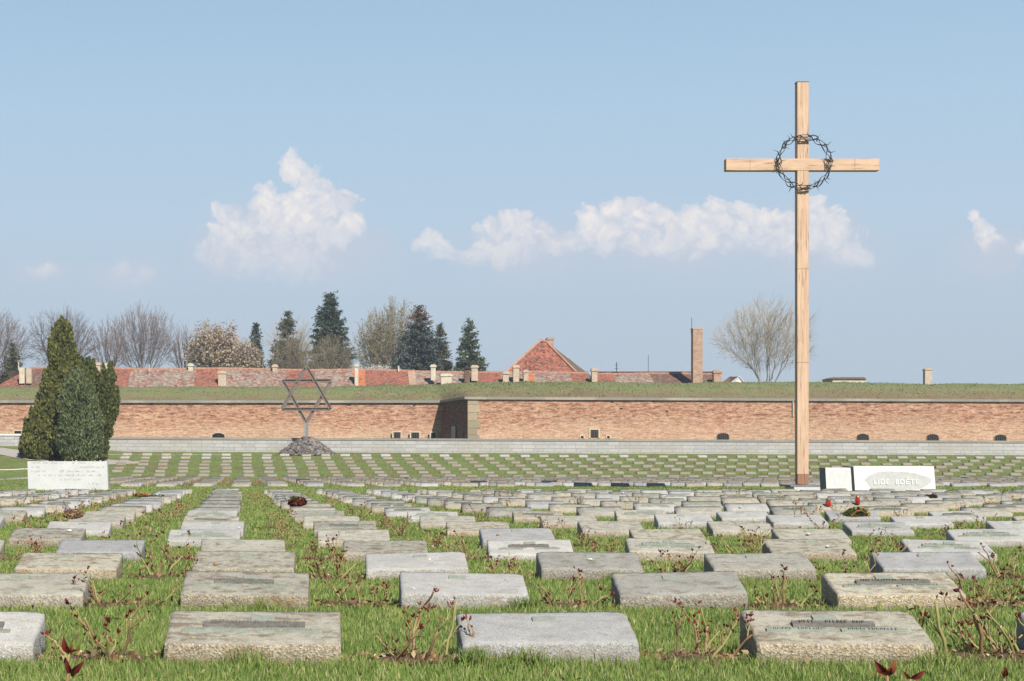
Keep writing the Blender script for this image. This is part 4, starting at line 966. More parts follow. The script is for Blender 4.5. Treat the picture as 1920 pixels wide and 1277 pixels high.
bush('arborvitae', 'tall pointed yellowish-green conifer left of the star monument', [(597, 116, 120), (612, 106, 130), (640, 97, 140), (665, 92, 148), (690, 88, 160), (720, 80, 172), (750, 66, 172), (780, 55, 165), (810, 44, 160), (835, 42, 150), (851, 55, 140)], 100, 123, .9, M['thuja'], 42000, .15, 31)
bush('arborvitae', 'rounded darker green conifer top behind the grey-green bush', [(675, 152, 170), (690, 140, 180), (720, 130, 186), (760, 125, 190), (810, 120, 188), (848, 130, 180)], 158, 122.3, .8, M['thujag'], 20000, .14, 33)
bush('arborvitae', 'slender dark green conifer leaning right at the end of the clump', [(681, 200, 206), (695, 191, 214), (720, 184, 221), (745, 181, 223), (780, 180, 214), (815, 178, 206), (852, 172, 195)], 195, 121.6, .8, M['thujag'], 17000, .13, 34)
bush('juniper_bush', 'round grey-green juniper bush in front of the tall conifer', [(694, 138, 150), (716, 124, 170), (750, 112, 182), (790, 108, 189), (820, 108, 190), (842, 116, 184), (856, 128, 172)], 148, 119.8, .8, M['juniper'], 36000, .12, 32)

# ------------------------------------------------------------------ wooden cross with crown of thorns
def cross():
    Y = 55.0; g = P(1503, 918.5, Y); c = empty('wooden_cross', g, 'tall pale wooden cross rising above the graves on a white block', 'cross'); s = Y/F
    X = lambda px: (px-1503)*s; Z = lambda py: (918.5-py)*s; D = .30
    def beam(x0, x1, z0, z1, y0, y1, name, mat, bev=.006):
        mb = MB(); mb.box(x0, x1, y0, y1, z0, z1); return mb.build(name, mat, c, bevel=bev)
    beam(X(1492.7), X(1514), Z(889), Z(155.5), -D/2, D/2, 'post', M['wood'])
    beam(X(1493.2), X(1513.4), Z(908), Z(889)-.002, -D/2+.004, D/2-.004, 'post_foot', M['woodd'])
    beam(X(1359.5), X(1646), Z(321), Z(299), -D/2-.012, D/2+.012, 'crossbeam', M['woodh'])
    beam(X(1492.7)-.012, X(1514)+.012, Z(155.5)+.002, Z(154.4), -D/2-.012, D/2+.012, 'top_cap', M['steel'], 0)
    beam(X(1472.5), X(1538), Z(912), Z(908.8), -.63, .6, 'base_slab', M['slabside'])
    beam(X(1479), X(1534), Z(926), Z(912)-.003, -.62, .5, 'plinth', M['slabt'])
    for zz in (360, 505, 680): beam(X(1492.4), X(1514.3), Z(zz)-.008, Z(zz)+.008, -D/2-.002, D/2+.002, 'joint', M['woodd'], 0)
    for xx in (1404, 1600): beam(X(xx)-.006, X(xx)+.006, Z(321)+.002, Z(299)-.002, -D/2-.014, D/2, 'joint', M['woodd'], 0)
    t = empty('crown_of_thorns', P(1503, 307, Y)+Vector((0, -.28, 0)), 'ring of twisted iron thorns hung on the crossing of the tall cross', 'thorn ring'); random.seed(12)
    for k in range(3):
        mb = MB(); pts = []
        for i in range(97):
            a = 2*math.pi*i/96; r = .815+.07*math.sin(a*5+k*2.1)+.02*math.sin(a*11+k); pts.append((r*math.cos(a), .09*math.cos(a*6+k*2.1)-.02, r*1.0*math.sin(a)-.0))
        mb.tube(pts, [.015+.006*math.sin(i*.7+k) for i in range(97)], 6, cap=False); mb.build('strand', M['iron'], t, smooth=True)
    mb = MB()
    for k in range(26):
        a = 2*math.pi*k/26+random.uniform(-.1, .1); r = .82+random.uniform(-.04, .05); p = Vector((r*math.cos(a), random.uniform(-.1, .05), r*math.sin(a)))
        o = Vector((math.cos(a), 0, math.sin(a)))*random.choice((1, 1, -.8)); tg = Vector((-math.sin(a), 0, math.cos(a)))*random.choice((-1, 1)); L = random.uniform(.16, .30)
        q1 = p+(o*.55+tg*.5+Vector((0, random.uniform(-.5, .1), 0)))*L*.6; q2 = q1+(o*1.0+tg*.05)*L*.6
        mb.tube([p, q1, q2], [.022, .014, .002], 5)
    mb.build('thorns', M['iron'], t, smooth=True)
    mb = MB()
    for zz in (.80, .73, -.82, -.86): mb.tube([(-.24, .15, zz), (-.2, -.0, zz), (.2, -.0, zz+.02), (.24, .15, zz)], .014, 5)
    for xx in (-.84, .84): mb.tube([(xx, .15, -.42+.1), (xx, -.02, -.3), (xx+.02, -.02, .12), (xx, .15, .16)], .013, 5)
    mb.build('binding_wire', M['steel'], t)
cross()

# ------------------------------------------------------------------ star monument
def star():
    Y = 129.2; g = P(575, 852.3, Y); s = Y/F; c = empty('star_of_david', g, 'rusty steel star of david on a post above the rubble heap', 'monument')
    pt = lambda x, y: Vector(((x-575)*s, 0, (852.3-y)*s))
    def bar(a, b, y0, name='bar', w=.13, d=.15):
        dd = (b-a).normalized(); n = Vector((-dd.z, 0, dd.x))*w; mb = MB()
        def pr(o, hw, y1, y2): mb.hexa([a+n*(o-hw)+Vector((0, y1, 0)), b+n*(o-hw)+Vector((0, y1, 0)), b+n*(o-hw)+Vector((0, y2, 0)), a+n*(o-hw)+Vector((0, y2, 0)),
                                        a+n*(o+hw)+Vector((0, y1, 0)), b+n*(o+hw)+Vector((0, y1, 0)), b+n*(o+hw)+Vector((0, y2, 0)), a+n*(o+hw)+Vector((0, y2, 0))])
        pr(.8, .24, y0-d, y0+d); pr(-.8, .24, y0-d, y0+d); pr(0, .56, y0-d*.3, y0+d*.3)      # channel section
        return mb.build(name, M['steel'], c)
    for tri, yy in (([(574, 687), (620, 767.5), (529, 767.5)], 0), ([(574, 793), (620.5, 714), (530, 714)], .04)):
        q = [pt(*p) for p in tri]
        for i in range(3): bar(q[i]+Vector((0, 0, .02*i)), q[(i+1) % 3]+Vector((0, 0, .0)), yy+.006*i)
    mb = MB(); a, b = pt(570, 856), pt(578.5, 792); mb.box(a.x, a.x+.1, -.2, .2, a.z, b.z); mb.box(b.x-.1, b.x, -.2, .2, a.z, b.z); mb.box(a.x+.1, b.x-.1, -.12, .12, a.z, b.z-.02); mb.build('post', M['postg'], c)
    # heap of stones
    rng = np.random.default_rng(5); V = []; Fs = []; n = 1300
    ico = bmesh.new(); bmesh.ops.create_icosphere(ico, subdivisions=1, radius=1); iv = np.array([v.co[:] for v in ico.verts]); fi = np.array([[v.index for v in f.verts] for f in ico.faces]); ico.free()
    for k in range(n):
        a = rng.uniform(0, 6.28); r = rng.uniform(0, 1)**.55; h = 1.2*(1-r**1.5)*(1+.1*math.sin(a*3)); x = r*2.0*math.cos(a); y = r*1.35*math.sin(a)-.1; z = h*rng.uniform(.85, 1.0)
        q = iv*(1+rng.normal(0, .18, (12 if len(iv) == 12 else len(iv), 1)))*rng.uniform(.08, .17)*np.array([1.25, 1, .8]); an = rng.uniform(0, 3.1); R_ = np.array([[math.cos(an), -math.sin(an), 0], [math.sin(an), math.cos(an), 0], [0, 0, 1]])
        V.append(q@R_.T+np.array([x, y, z])); Fs.append(fi+len(iv)*(len(V)-1))
    gx, gy = g.x, g.y; V = np.concatenate(V); Fs = np.concatenate(Fs)
    V[:, 2] += np.maximum(gz(V[:, 0]+gx, V[:, 1]+gy)-g.z, -.2)+.04
    o = npmesh('rubble_heap', V, Fs, M['rubble']); o.location = g; tag(o, 'heap of dark rough stones at the foot of the steel star', 'rubble', kind='stuff')
    # core of the heap
    mb = MB(); m = 20; rings = [[(math.cos(2*math.pi*k/m)*1.85*r, math.sin(2*math.pi*k/m)*1.25*r-.1, 1.05*(1-r**1.5)-.22) for k in range(m)] for r in (1, .8, .6, .4, .2, .02)]
    for i in range(5): mb.add(rings[i]+rings[i+1], [(k, (k+1) % m, m+(k+1) % m, m+k) for k in range(m)])
    o = mb.build('rubble_core', M['darkrub']); o.location = g; tag(o, 'packed dark stones inside the heap under the steel star', 'rubble', kind='stuff')
M['postg'] = simple('grey_steel_post', (.36, .345, .33), (.24, .225, .21), 5)
M['darkrub'] = simple('dark_rubble', (.06, .05, .045), (.03, .027, .025), 8)
star()

# ------------------------------------------------------------------ memorial slabs
def text_mesh(body, size, extr, name, mat, parent, loc, rot, sx=1):
    cu = bpy.data.curves.new(name, 'FONT'); cu.body = body; cu.size = size; cu.extrude = extr; cu.align_x = 'CENTER'; cu.offset = size*.016; cu.space_character = 1.22
    t = bpy.data.objects.new('tmp', cu); COL.objects.link(t); dg = bpy.context.evaluated_depsgraph_get(); me = bpy.data.meshes.new_from_object(t.evaluated_get(dg)); bpy.data.objects.remove(t)
    me.name = name; me.materials.clear(); me.materials.append(mat)
    o = bpy.data.objects.new(name, me); COL.objects.link(o); o.parent = parent; o.location = loc; o.rotation_euler = rot; o.scale = (sx, 1, 1); return o
def slabs():
    # big white slab, leaning back slightly
    def slab(name, label, corners, Y, lean, th, mat, side, group):
        (xl, xr, yt, yb) = corners; b = P((xl+xr)/2, yb, Y); c = empty(name, b, label, 'memorial slab', group); s = Y/F
        w = (xr-xl)*s/2; h = (yb-yt)*s; mb = MB(); sk = .02
        f = [(-w+sk, 0, -.15), (w+sk*1.5, 0, -.15), (w-sk, lean, h), (-w-sk, lean, h)]
        mb.add(f+[(p[0], p[1]-.0+th, p[2]) for p in f], [(0, 1, 2, 3), (5, 4, 7, 6), (3, 2, 6, 7), (1, 5, 6, 2), (0, 4, 5, 1)]); o = mb.build('slab', mat, c)
        mb = MB(); mb.add([(f[0][0]-.003, f[0][1], f[0][2]), (f[3][0]-.003, f[3][1], f[3][2]), (f[3][0]-.003, f[3][1]+th, f[3][2]), (f[0][0]-.003, f[0][1]+th, f[0][2])], [(0, 1, 2, 3)]); mb.build('slab_edge', side, c)
        return c, s, w, h
    G = 'marble memorial slabs standing on the grass strip'
    c, s, w, h = slab('memorial_slab', 'wide bright white marble slab with white lettering right of the cross', (1603.5, 1754.5, 874.5, 930), 49.6, .10, 1.05, M['slabw'], M['slabside'], G)
    # grey weathered oval behind the inscription, as a thin wash of dirt
    mb = MB(); n = 40; pts = []
    for k in range(n):
        a = 2*math.pi*k/n; rr = 1+.06*math.sin(a*3+1)+.03*math.sin(a*7)+.02*math.sin(a*15); pts.append((.06+math.cos(a)*.95*rr, .10*(.42+math.sin(a)*.30*rr+.15)/(h+.15)-.005, .42+math.sin(a)*.30*rr))
    mb.add(pts, [tuple(range(n))]); mb.build('dirt_stain', M['stain'], c)
    text_mesh('LIDÉ  BDĚTE', .20, .012, 'inscription', M['letter'], c, (.03, .10*(.335+.15)/(h+.15)-.012, .335), (R(90)-math.atan2(.10, h+.15), 0, 0), .98)
    c, s, w, h = slab('memorial_slab', 'small plain pale grey marble slab with dark edge beside the cross', (1549.5, 1597, 877, 930), 49.3, .04, .62, M['slabg'], M['slabside'], G)
    c, s, w, h = slab('memorial_slab', 'long weathered white slab with worn inscription on the left', (52, 201.5, 865, 922), 56.5, .05, .25, M['slabt'], M['slabw'], G)
    # worn, illegible inscription: short strokes in rows
    mb = MB(); random.seed(4)
    rows = [(.93, -.85, .15, -.1), (.93, .25, .85, 1), (.80, -1.25, -.95, 0), (.80, .45, 1.2, 1), (.66, -1.25, -.8, 1), (.66, -.35, .9, 1), (.53, -.9, 1.1, 0), (.40, -.3, .6, 0), (.26, .65, 1.15, 0)]
    rows = [(.93, -1.2, -.05, 0), (.93, .15, .95, 1), (.79, -1.22, -.9, 0), (.79, .4, 1.2, 1), (.65, -1.22, -.75, 1), (.65, -.3, 1.0, 0), (.52, -.95, 1.1, 0), (.38, -.3, .5, 0), (.24, .7, 1.15, 0)]
    for (z, x0, x1, dk) in rows:
        x = x0
        while x < x1:
            if random.random() < .14: x += .06; continue
            hh = random.uniform(.035, .06); yy = .05*z/h-.004
            if random.random() < .75: mb.box(x, x+.006, yy-.002, yy+.02, z, z+hh)
            if random.random() < .6:
                zz = random.choice((z, z+hh*.5, z+hh-.006)); mb.box(x+.007, x+random.uniform(.018, .028), yy-.002, yy+.02, zz, zz+.007)
            x += .036
    mb.build('worn_inscription', M['letterg'], c)
    mb = MB(); mb.tube([(.30, .035, .93), (.22, .025, .70), (.10, .010, .45), (.02, -.003, .0)], .012, 4); mb.build('crack', M['slabw'], c)
    # little stones left on top
    for i, (x, sz, mt) in enumerate(((143, 2.6, 'pebble'), (101, 2.0, 'pebbleb'), (122, 2.2, 'pebbleb'), (178, 1.8, 'pebble'), (188, 2.3, 'pebble'), (136, 1.8, 'pebble'), (90, 1.2, 'pebble'))):
        lab = ['largest white pebble on top of the left white slab', 'brown pebble left of middle on top of the left white slab', 'flat brown pebble near the middle on top of the left white slab', 'small white pebble near the right end on top of the left slab',
               'rounded white pebble nearest the right end on top of the left slab', 'white pebble just left of the largest one on the left slab', 'tiny white pebble nearest the left end on top of the left slab'][i]
        pebble(P(x, 864.4, 56.6), sz*56.6/F*.55, M[mt], lab, i)
    for i, (x, sz) in enumerate(((1626, 2.0), (1650, 1.8), (1724, 1.8))):
        pebble(P(x, 873.9, 49.8), sz*49.8/F*.55, M['pebble'], ['leftmost of three white pebbles on the bright white slab', 'middle one of three white pebbles on the bright white slab', 'rightmost of three white pebbles on the bright white slab'][i], i)
def pebble(loc, r, mat, label, seed, group='pebbles left on the stones'):
    bm = bmesh.new(); bmesh.ops.create_icosphere(bm, subdivisions=2, radius=1); rng = random.Random(seed*7+1)
    for v in bm.verts:
        n = 1+.18*math.sin(v.co.x*3+seed)+.12*math.sin(v.co.y*4+seed*2); v.co = Vector((v.co.x*1.3, v.co.y, v.co.z*.7))*n*r
    me = bpy.data.meshes.new('pebble'); bm.to_mesh(me); bm.free(); me.materials.append(mat)
    o = bpy.data.objects.new('pebble', me); COL.objects.link(o); o.location = loc+Vector((0, 0, r*.45)); o.rotation_euler = (0, 0, rng.uniform(0, 6)); return tag(o, label, 'pebble', group)
M['stain'] = simple('weather_stain', (.56, .565, .54), (.47, .48, .465), 9); M['letter'] = simple('white_letters', (.83, .83, .81), (.78, .78, .76), 5); M['letterg'] = simple('worn_letters', (.36, .36, .36), (.28, .28, .28), 10)
slabs()

# ------------------------------------------------------------------ gravestones
W, D, HF, HB = .70, .31, .087, .182
def stone_mesh(seed, nx, ny, nz, amp):
    rng = np.random.default_rng(seed); V = []; Fs = []; idx = {}
    def key(i, j, k):
        if (i, j, k) not in idx:
            x = -W/2+W*i/nx; y = D*j/ny; t = k/nz; zt = HF+(HB-HF)*j/ny; z = -.06+(zt+.06)*t
            r = .004
            if i in (0, nx): x -= math.copysign(r*(1 if k == nz else 0), x)
            if k == nz and (j in (0, ny) or i in (0, nx)): z -= r*.8
            if k == nz and j == 0: y += r*.5
            if k == nz and j == ny: y -= r*.5
            idx[(i, j, k)] = len(V); V.append((x, y, z))
        return idx[(i, j, k)]
    for i in range(nx):
        for j in range(ny): Fs.append((key(i, j, nz), key(i+1, j, nz), key(i+1, j+1, nz), key(i, j+1, nz)))
        for k in range(nz): Fs.append((key(i, 0, k), key(i+1, 0, k), key(i+1, 0, k+1), key(i, 0, k+1))); Fs.append((key(i+1, ny, k), key(i, ny, k), key(i, ny, k+1), key(i+1, ny, k+1)))
    for j in range(ny):
        for k in range(nz): Fs.append((key(0, j+1, k), key(0, j, k), key(0, j, k+1), key(0, j+1, k+1))); Fs.append((key(nx, j, k), key(nx, j+1, k), key(nx, j+1, k+1), key(nx, j, k+1)))
    V = np.array(V)
    if amp:
        ph = rng.uniform(0, 6, 12)
        low = np.sin(V[:, 0]*9+ph[0])*.5+np.sin(V[:, 0]*23+V[:, 1]*17+ph[1])*.35+np.sin(V[:, 2]*40+V[:, 0]*31+ph[2])*.3
        V[:, 2] += amp*.5*low*(V[:, 2] > 0)*.5; V[:, 1] += (V[:, 1] < .01)*amp*.8*low; V += rng.normal(0, amp*.22, V.shape)
        c = rng.integers(0, 4)    # worn corner
        cx = (-W/2, W/2)[c % 2]; d = np.hypot(V[:, 0]-cx, V[:, 1]-(0, D)[c//2]); V[:, 2] -= np.clip(.04-d, 0, .04)*rng.uniform(.0, .35)*(V[:, 2] > .05)
    return npmesh('gravestone', V, Fs, M['grey'], link=False).data
NEAR = [stone_mesh(100+i, 36, 14, 8, .0045) for i in range(7)]
FAR = [stone_mesh(200+i, 7, 3, 2, .003) for i in range(3)]
def topz(t): return HF+(HB-HF)*t
TS = math.atan2(HB-HF, D)
def plate(x0, x1, t0, t1, th, letters, seed, small=False):
    """bronze plate lying on the sloping top; local stone coordinates"""
    mb = MB(); y0, y1 = D*t0, D*t1; z0, z1 = topz(t0), topz(t1)
    mb.hexa([(x0, y0, z0-.004), (x1, y0, z0-.004), (x1, y1, z1-.004), (x0, y1, z1-.004), (x0, y0, z0+th), (x1, y0, z0+th), (x1, y1, z1+th), (x0, y1, z1+th)])
    if letters:
        rng = random.Random(seed); x = x0+.03; n = 0
        while x < x1-.035:
            w = rng.choice((.010, .013, .008)); 
            if rng.random() < .13: x += .018; continue
            ya, yb = y0+(y1-y0)*.25, y0+(y1-y0)*.85; za = z0+(z1-z0)*.25+th; zb = z0+(z1-z0)*.85+th
            for (dx, ww) in ((0, .0035), (w-.0035, .0035)):
                if dx and rng.random() < .3: continue
                mb.hexa([(x+dx, ya, za-.001), (x+dx+ww, ya, za-.001), (x+dx+ww, yb, zb-.001), (x+dx, yb, zb-.001), (x+dx, ya, za+.006), (x+dx+ww, ya, za+.006), (x+dx+ww, yb, zb+.006), (x+dx, yb, zb+.006)])
            f = rng.choice((.25, .55, .8)); yc = y0+(y1-y0)*f; zc = z0+(z1-z0)*f+th
            mb.box(x+.0036, x+w-.0036, yc, yc+.004, zc-.002, zc+.0055); x += w+.006
    return mb
def mk(mb, name, mat):
    o = mb.build(name, mat); me = o.data; COL.objects.unlink(o); bpy.data.objects.remove(o); return me
TAG = [mk(plate(-.045+d, .050+d,   .66, .78, .008, False, 0), 'number_plate', M['bronze']) for d in (0, -.03, .03)]
NAME = [mk(plate(-.205+d, .205-e,   .44, .55, .014, True, 5+i), 'name_plate', (M['bronze2'], M['bronze'])[i % 2]) for i, (d, e) in enumerate(((0, 0), (-.01, .03), (.03, .05), (-.02, .0)))]
DATE = [(mk(plate(-.29, -.02, .30, .37, .008, True, 21), 'date_plate', M['bronze']), mk(plate(.01, .275, .30, .37, .008, True, 22), 'date_plate', M['bronze'])),
        (mk(plate(-.26, -.06, .30, .37, .008, True, 23), 'date_plate', M['bronze']), mk(plate(.04, .24, .30, .37, .008, True, 24), 'date_plate', M['bronze']))]
ORD = ['zeroth', 'first', 'second', 'third', 'fourth', 'fifth', 'sixth', 'seventh', 'eighth', 'ninth', 'tenth', 'eleventh', 'twelfth', 'thirteenth', 'fourteenth', 'fifteenth', 'sixteenth', 'seventeenth', 'eighteenth', 'nineteenth', 'twentieth',
       'twenty-first', 'twenty-second', 'twenty-third', 'twenty-fourth', 'twenty-fifth', 'twenty-sixth', 'twenty-seventh', 'twenty-eighth', 'twenty-ninth', 'thirtieth', 'thirty-first', 'thirty-second', 'thirty-third', 'thirty-fourth', 'thirty-fifth']
rs = random.Random(42)
rows = []   # (Y, [X...], block)
expl = [(6.75, [-105, 473, 1033, 1586, 2131]), (9.33, [35, 458, 872, 1283, 1691, 2090]), (11.67, [122, 455, 783, 1111, 1435, 1753, 2075]), (14.0, [-85, 184, 456, 723, 997, 1260, 1527, 1789])]
for Y, xs in expl: rows.append((Y, [(x-628)*Y/F for x in xs], 'near'))
def lattice(Y, ph, sp, xl, xr):
    lo, hi = (xl-628)*Y/F, (xr-628)*Y/F; n0 = math.ceil((lo-ph)/sp); n1 = math.floor((hi-ph)/sp); return [ph+sp*n for n in range(n0, n1+1)]
for k in range(4, 18):
    Y = 16.4+(47.8-16.4)*(k-4)/13.; ph = .24-.142*(k-4); sp = 1.5-.08*(k-4)/13
    rows.append((Y, lattice(Y, ph, sp, -70, 1990), 'near'))
midrows = []
for k in range(19):
    Y = 66+2.36*k; midrows.append((Y, lattice(Y, -.70-.13*k, 1.465, 205 if Y < 75 else 212, 1975), 'middle'))
for k in range(7):
    Y = 113.3+2.39*k; midrows.append((Y, lattice(Y, -4.42-.145*(k-1), 1.485, 214 if k < 6 else 222, 1975), 'bank'))
fixed_mat = {(0, 0): 'grey', (0, 1): 'beige', (0, 2): 'grey', (0, 3): 'beige', (0, 4): 'grey', (1, 0): 'mid', (1, 1): 'beige', (1, 2): 'grey', (1, 3): 'mid', (1, 4): 'beige', (2, 0): 'beige', (2, 1): 'beige', (2, 2): 'grey', (2, 3): 'mid', (2, 4): 'mid', (2, 5): 'grey',
             (3, 1): 'grey', (3, 2): 'mid', (3, 3): 'beige', (3, 4): 'grey', (3, 5): 'mid', (3, 6): 'beige', (3, 7): 'grey'}
fixed_pl = {(0, 0): 1, (0, 1): 1, (0, 2): 0, (0, 3): 1, (0, 4): 0, (1, 0): 0, (1, 1): 1, (1, 2): 0, (1, 3): 0, (1, 4): 1, (2, 0): 0, (2, 1): 0, (2, 2): 0, (2, 3): 0, (2, 4): 0, (2, 5): 0, (3, 1): 0, (3, 2): 0, (3, 3): 0, (3, 4): 1, (3, 5): 1, (3, 6): 0, (3, 7): 1}
STONES = []   # for grass and bushes
desc = {'grey': 'clean grey granite', 'beige': 'brown-stained beige', 'mid': 'lichen-mottled grey', 'black': 'black polished'}
GEN = 0
def put_stone(ri, ci, X, Y, block, vis, rowname):
    global GEN
    X0 = X
    if ri > 3 or block != 'near': X += rs.gauss(0, .035); Y += rs.gauss(0, .05)
    kind = fixed_mat.get((ri, ci)) if block == 'near' else None
    if kind is None: kind = rs.choices(('grey', 'beige', 'mid'), (.3, .4, .3))[0]
    if block == 'middle' and ri == 0 and 1445 < 628+F*X/Y < 1480: kind = 'black'
    pl = fixed_pl.get((ri, ci)) if block == 'near' else None
    if pl is None: pl = 1 if rs.random() < .42 else 0
    me = (NEAR if Y < 24 else FAR)[rs.randrange(7) if Y < 24 else rs.randrange(3)]
    o = bpy.data.objects.new('gravestone', me); COL.objects.link(o)
    o.location = (X, Y, float(gz(X, Y))-(0 if ri < 3 and block == 'near' else rs.uniform(0, .02)))
    o.rotation_euler = (R(rs.gauss(0, .8)), R(rs.gauss(0, .7)), R(rs.gauss(0, .5 if ri < 3 and block == 'near' else 2.0)))
    o.material_slots[0].link = 'OBJECT'; o.material_slots[0].material = M[kind]
    what = 'with name plate' if pl else 'with small plate'
    tag(o, '%s gravestone %s, %s from left in %s' % (desc[kind], what, ORD[vis], rowname), 'gravestone', 'gravestones set in rows across the lawn')
    def ch(m, name):
        c = bpy.data.objects.new(name, m); COL.objects.link(c); c.parent = o; return c
    if Y < 60:
        ch(TAG[rs.randrange(3)], 'number_plate')
        if pl:
            ch(NAME[rs.randrange(4)], 'name_plate')
            for m in DATE[rs.randrange(2)]: ch(m, 'date_plate')
    STONES.append((X, Y)); return o
allst = []
for ri, (Y, xs, b) in enumerate(rows):
    rn = 'nearest row' if ri == 0 else ('%s near row' % ORD[ri+1] if ri < 17 else 'last row before the cross')
    vis = 0
    for ci, X in enumerate(xs):
        px = 628+F*X/Y; hw = .35*F/Y
        if px+hw > 0: vis += 1
        if px-hw > 1925 : rname = rn
        allst.append((Y, ri, ci, X, b, max(vis, 1), rn, px))
midall = []
for ri, (Y, xs, b) in enumerate(midrows):
    vis = 0
    for ci, X in enumerate(xs):
        px = 628+F*X/Y
        vis += 1; midall.append((Y, ri, ci, X, b, vis, ('front row beyond the cross' if ri == 0 else '%s row beyond the cross' % ORD[ri+1]), px))
# drop the near-row stones the photograph cannot show
sel = [s for s in allst if -60*6.75/s[0]*1.0-.36*F/s[0] < s[7] < 1925+.62*F/s[0]]
budget = 300-len(sel)
for s in sel: put_stone(s[1], s[2], s[3], s[0], s[4], s[5], s[6])
for s in midall[:budget]: put_stone(s[1], s[2], s[3], s[0], s[4], s[5], s[6])
rest = midall[budget:]
def rest_stones():
    src = []
    for me in FAR:
        v = np.empty(len(me.vertices)*3, np.float32); me.vertices.foreach_get('co', v); f = np.array([p.vertices[:] for p in me.polygons]); src.append((v.reshape(-1, 3), f))
    for (kind, frac) in (('all', 1),):
        V = []; Fs = []; nb = 0; mi = []
        for s in rest:
            X = s[3]+rs.gauss(0, .04); Y = s[0]+rs.gauss(0, .06); v, f = src[rs.randrange(3)]; a = R(rs.gauss(0, 3.5)); sc = rs.uniform(.94, 1.06)
            q = v*np.array([sc, 1, rs.uniform(.85, 1.2)]); q = np.stack([q[:, 0]*math.cos(a)-q[:, 1]*math.sin(a)+X, q[:, 0]*math.sin(a)+q[:, 1]*math.cos(a)+Y, q[:, 2]+float(gz(X, Y))], 1)
            V.append(q); Fs.append(f+nb); nb += len(q)
            mi += [rs.choices((0, 1, 2, 3), (.36, .26, .36, .02))[0] if s[4] == 'middle' else rs.choices((0, 1, 2), (.45, .15, .4))[0]]*len(f)
        o = npmesh('gravestones', np.concatenate(V), np.concatenate(Fs), None)
        for k in ('grey', 'beige', 'mid', 'black'): o.data.materials.append(M[k])
        o.data.polygons.foreach_set('material_index', np.array(mi, np.int32)); o.data.update()
        tag(o, 'rows of small granite gravestones climbing the far grass bank', 'gravestones', kind='stuff')
rest_stones()

# ------------------------------------------------------------------ rose bushes
def rose_mesh(seed, ls=1.0):
    rng = random.Random(seed); st = MB(); lf = MB(); cut = MB()
    def leafcluster(p, d, s, n):
        for _ in range(n):
            a = Vector((rng.gauss(0, .6), rng.gauss(0, .6), rng.uniform(.3, 1.1)))+d*.8; a.normalize(); b = a.cross(Vector((rng.gauss(0, 1), rng.gauss(0, 1), rng.gauss(0, 1)))).normalized()
            L = s*ls*rng.uniform(.6, 1.15); w = L*.22; c = a.cross(b)*w*.45; q = p
            lf.add([q, q+a*L*.35+b*w, q+a*L*.35-b*w, q+a*L*.7+b*w*.9+c, q+a*L*.7-b*w*.9+c, q+a*L+c*1.6, q+a*L*.35-c*.6, q+a*L*.7+c*.1],
                   [(0, 1, 6), (0, 6, 2), (1, 3, 7, 6), (6, 7, 4, 2), (3, 5, 7), (7, 5, 4)])
    def stem(p, d, L, r, lev):
        n = 5; pts = [p.copy()]; rad = [r]; q = p.copy(); dd = d.copy(); nodes = []
        for i in range(n):
            dd = (dd+Vector((rng.gauss(0, .17), rng.gauss(0, .17), rng.uniform(-.02, .22)))).normalized(); q = q+dd*L/n; pts.append(q.copy()); rad.append(r*(1-.30*(i+1)/n)*(1.18 if rng.random() < .25 else 1)); nodes.append((q.copy(), dd.copy()))
        st.tube(pts, rad, 6)
        if lev == 0 or rng.random() < .5:
            cut.tube([pts[-1]-dd*.0005, pts[-1]+dd*.0018], rad[-1]*.92, 6)
        for (q_, d_) in nodes[1:]:
            if rng.random() < (.62 if lev == 0 else .34):
                s_ = d_.cross(Vector((rng.gauss(0, 1), rng.gauss(0, 1), rng.gauss(0, 1)))).normalized(); nd = (d_*.55+s_*.75+Vector((0, 0, .35))).normalized()
                if lev < 2 and rng.random() < .68: stem(q_, nd, L*rng.uniform(.3, .55), r*.55, lev+1)
                else:
                    tp = q_+nd*rng.uniform(.012, .03); st.tube([q_, tp], [r*.35, r*.25], 4); leafcluster(tp, nd, rng.uniform(.014, .026), rng.randint(2, 3))
        if lev > 0 and rng.random() < .6: leafcluster(pts[-1], dd, rng.uniform(.014, .030), rng.randint(4, 7))
    for k in range(rng.randint(6, 9)):
        a = rng.uniform(0, 6.28); t = rng.uniform(.45, 1.6); x = rng.gauss(0, .085); 
        d = Vector((math.cos(a)*t*1.25, math.sin(a)*t*.7, 1)).normalized()
        stem(Vector((x, rng.gauss(0, .03), -.02)), d, rng.uniform(.13, .25), rng.uniform(.0042, .0085), 0)
    st.tube([(-.17, .0, -.022), (-.06, .02, -.012), (.06, -.02, -.012), (.17, 0, -.022)], [.012, .02, .02, .012], 6)
    for k in range(3):   # short stumps
        a = rng.uniform(0, 6.28); p = Vector((rng.gauss(0, .05), rng.gauss(0, .03), -.02)); d = Vector((math.cos(a), math.sin(a)*.5, .9)).normalized(); q = p+d*rng.uniform(.04, .09); st.tube([p, q], [.010, .008], 7); cut.tube([q, q+d*.002], .0075, 7)
    ns = len(st.q)+len(st.t)+len(st.n); st.add(cut.v, cut.q+cut.t+cut.n)
    # order of faces in build(): quads, tris, ngons -> mark the cut ends by vertex index
    nv = len(st.v)-len(cut.v); me = mk(st, 'stems', M['stem']); me.materials.append(M['cut'])
    me.polygons.foreach_set('material_index', np.array([1 if p.vertices[0] >= nv else 0 for p in me.polygons], np.int32))
    return me, mk(lf, 'foliage', M['redleaf'])
ROSE = [rose_mesh(300+i) for i in range(12)]
for a, b in ROSE: a.polygons.foreach_set('use_smooth', np.ones(len(a.polygons), bool))
BUSHES = []
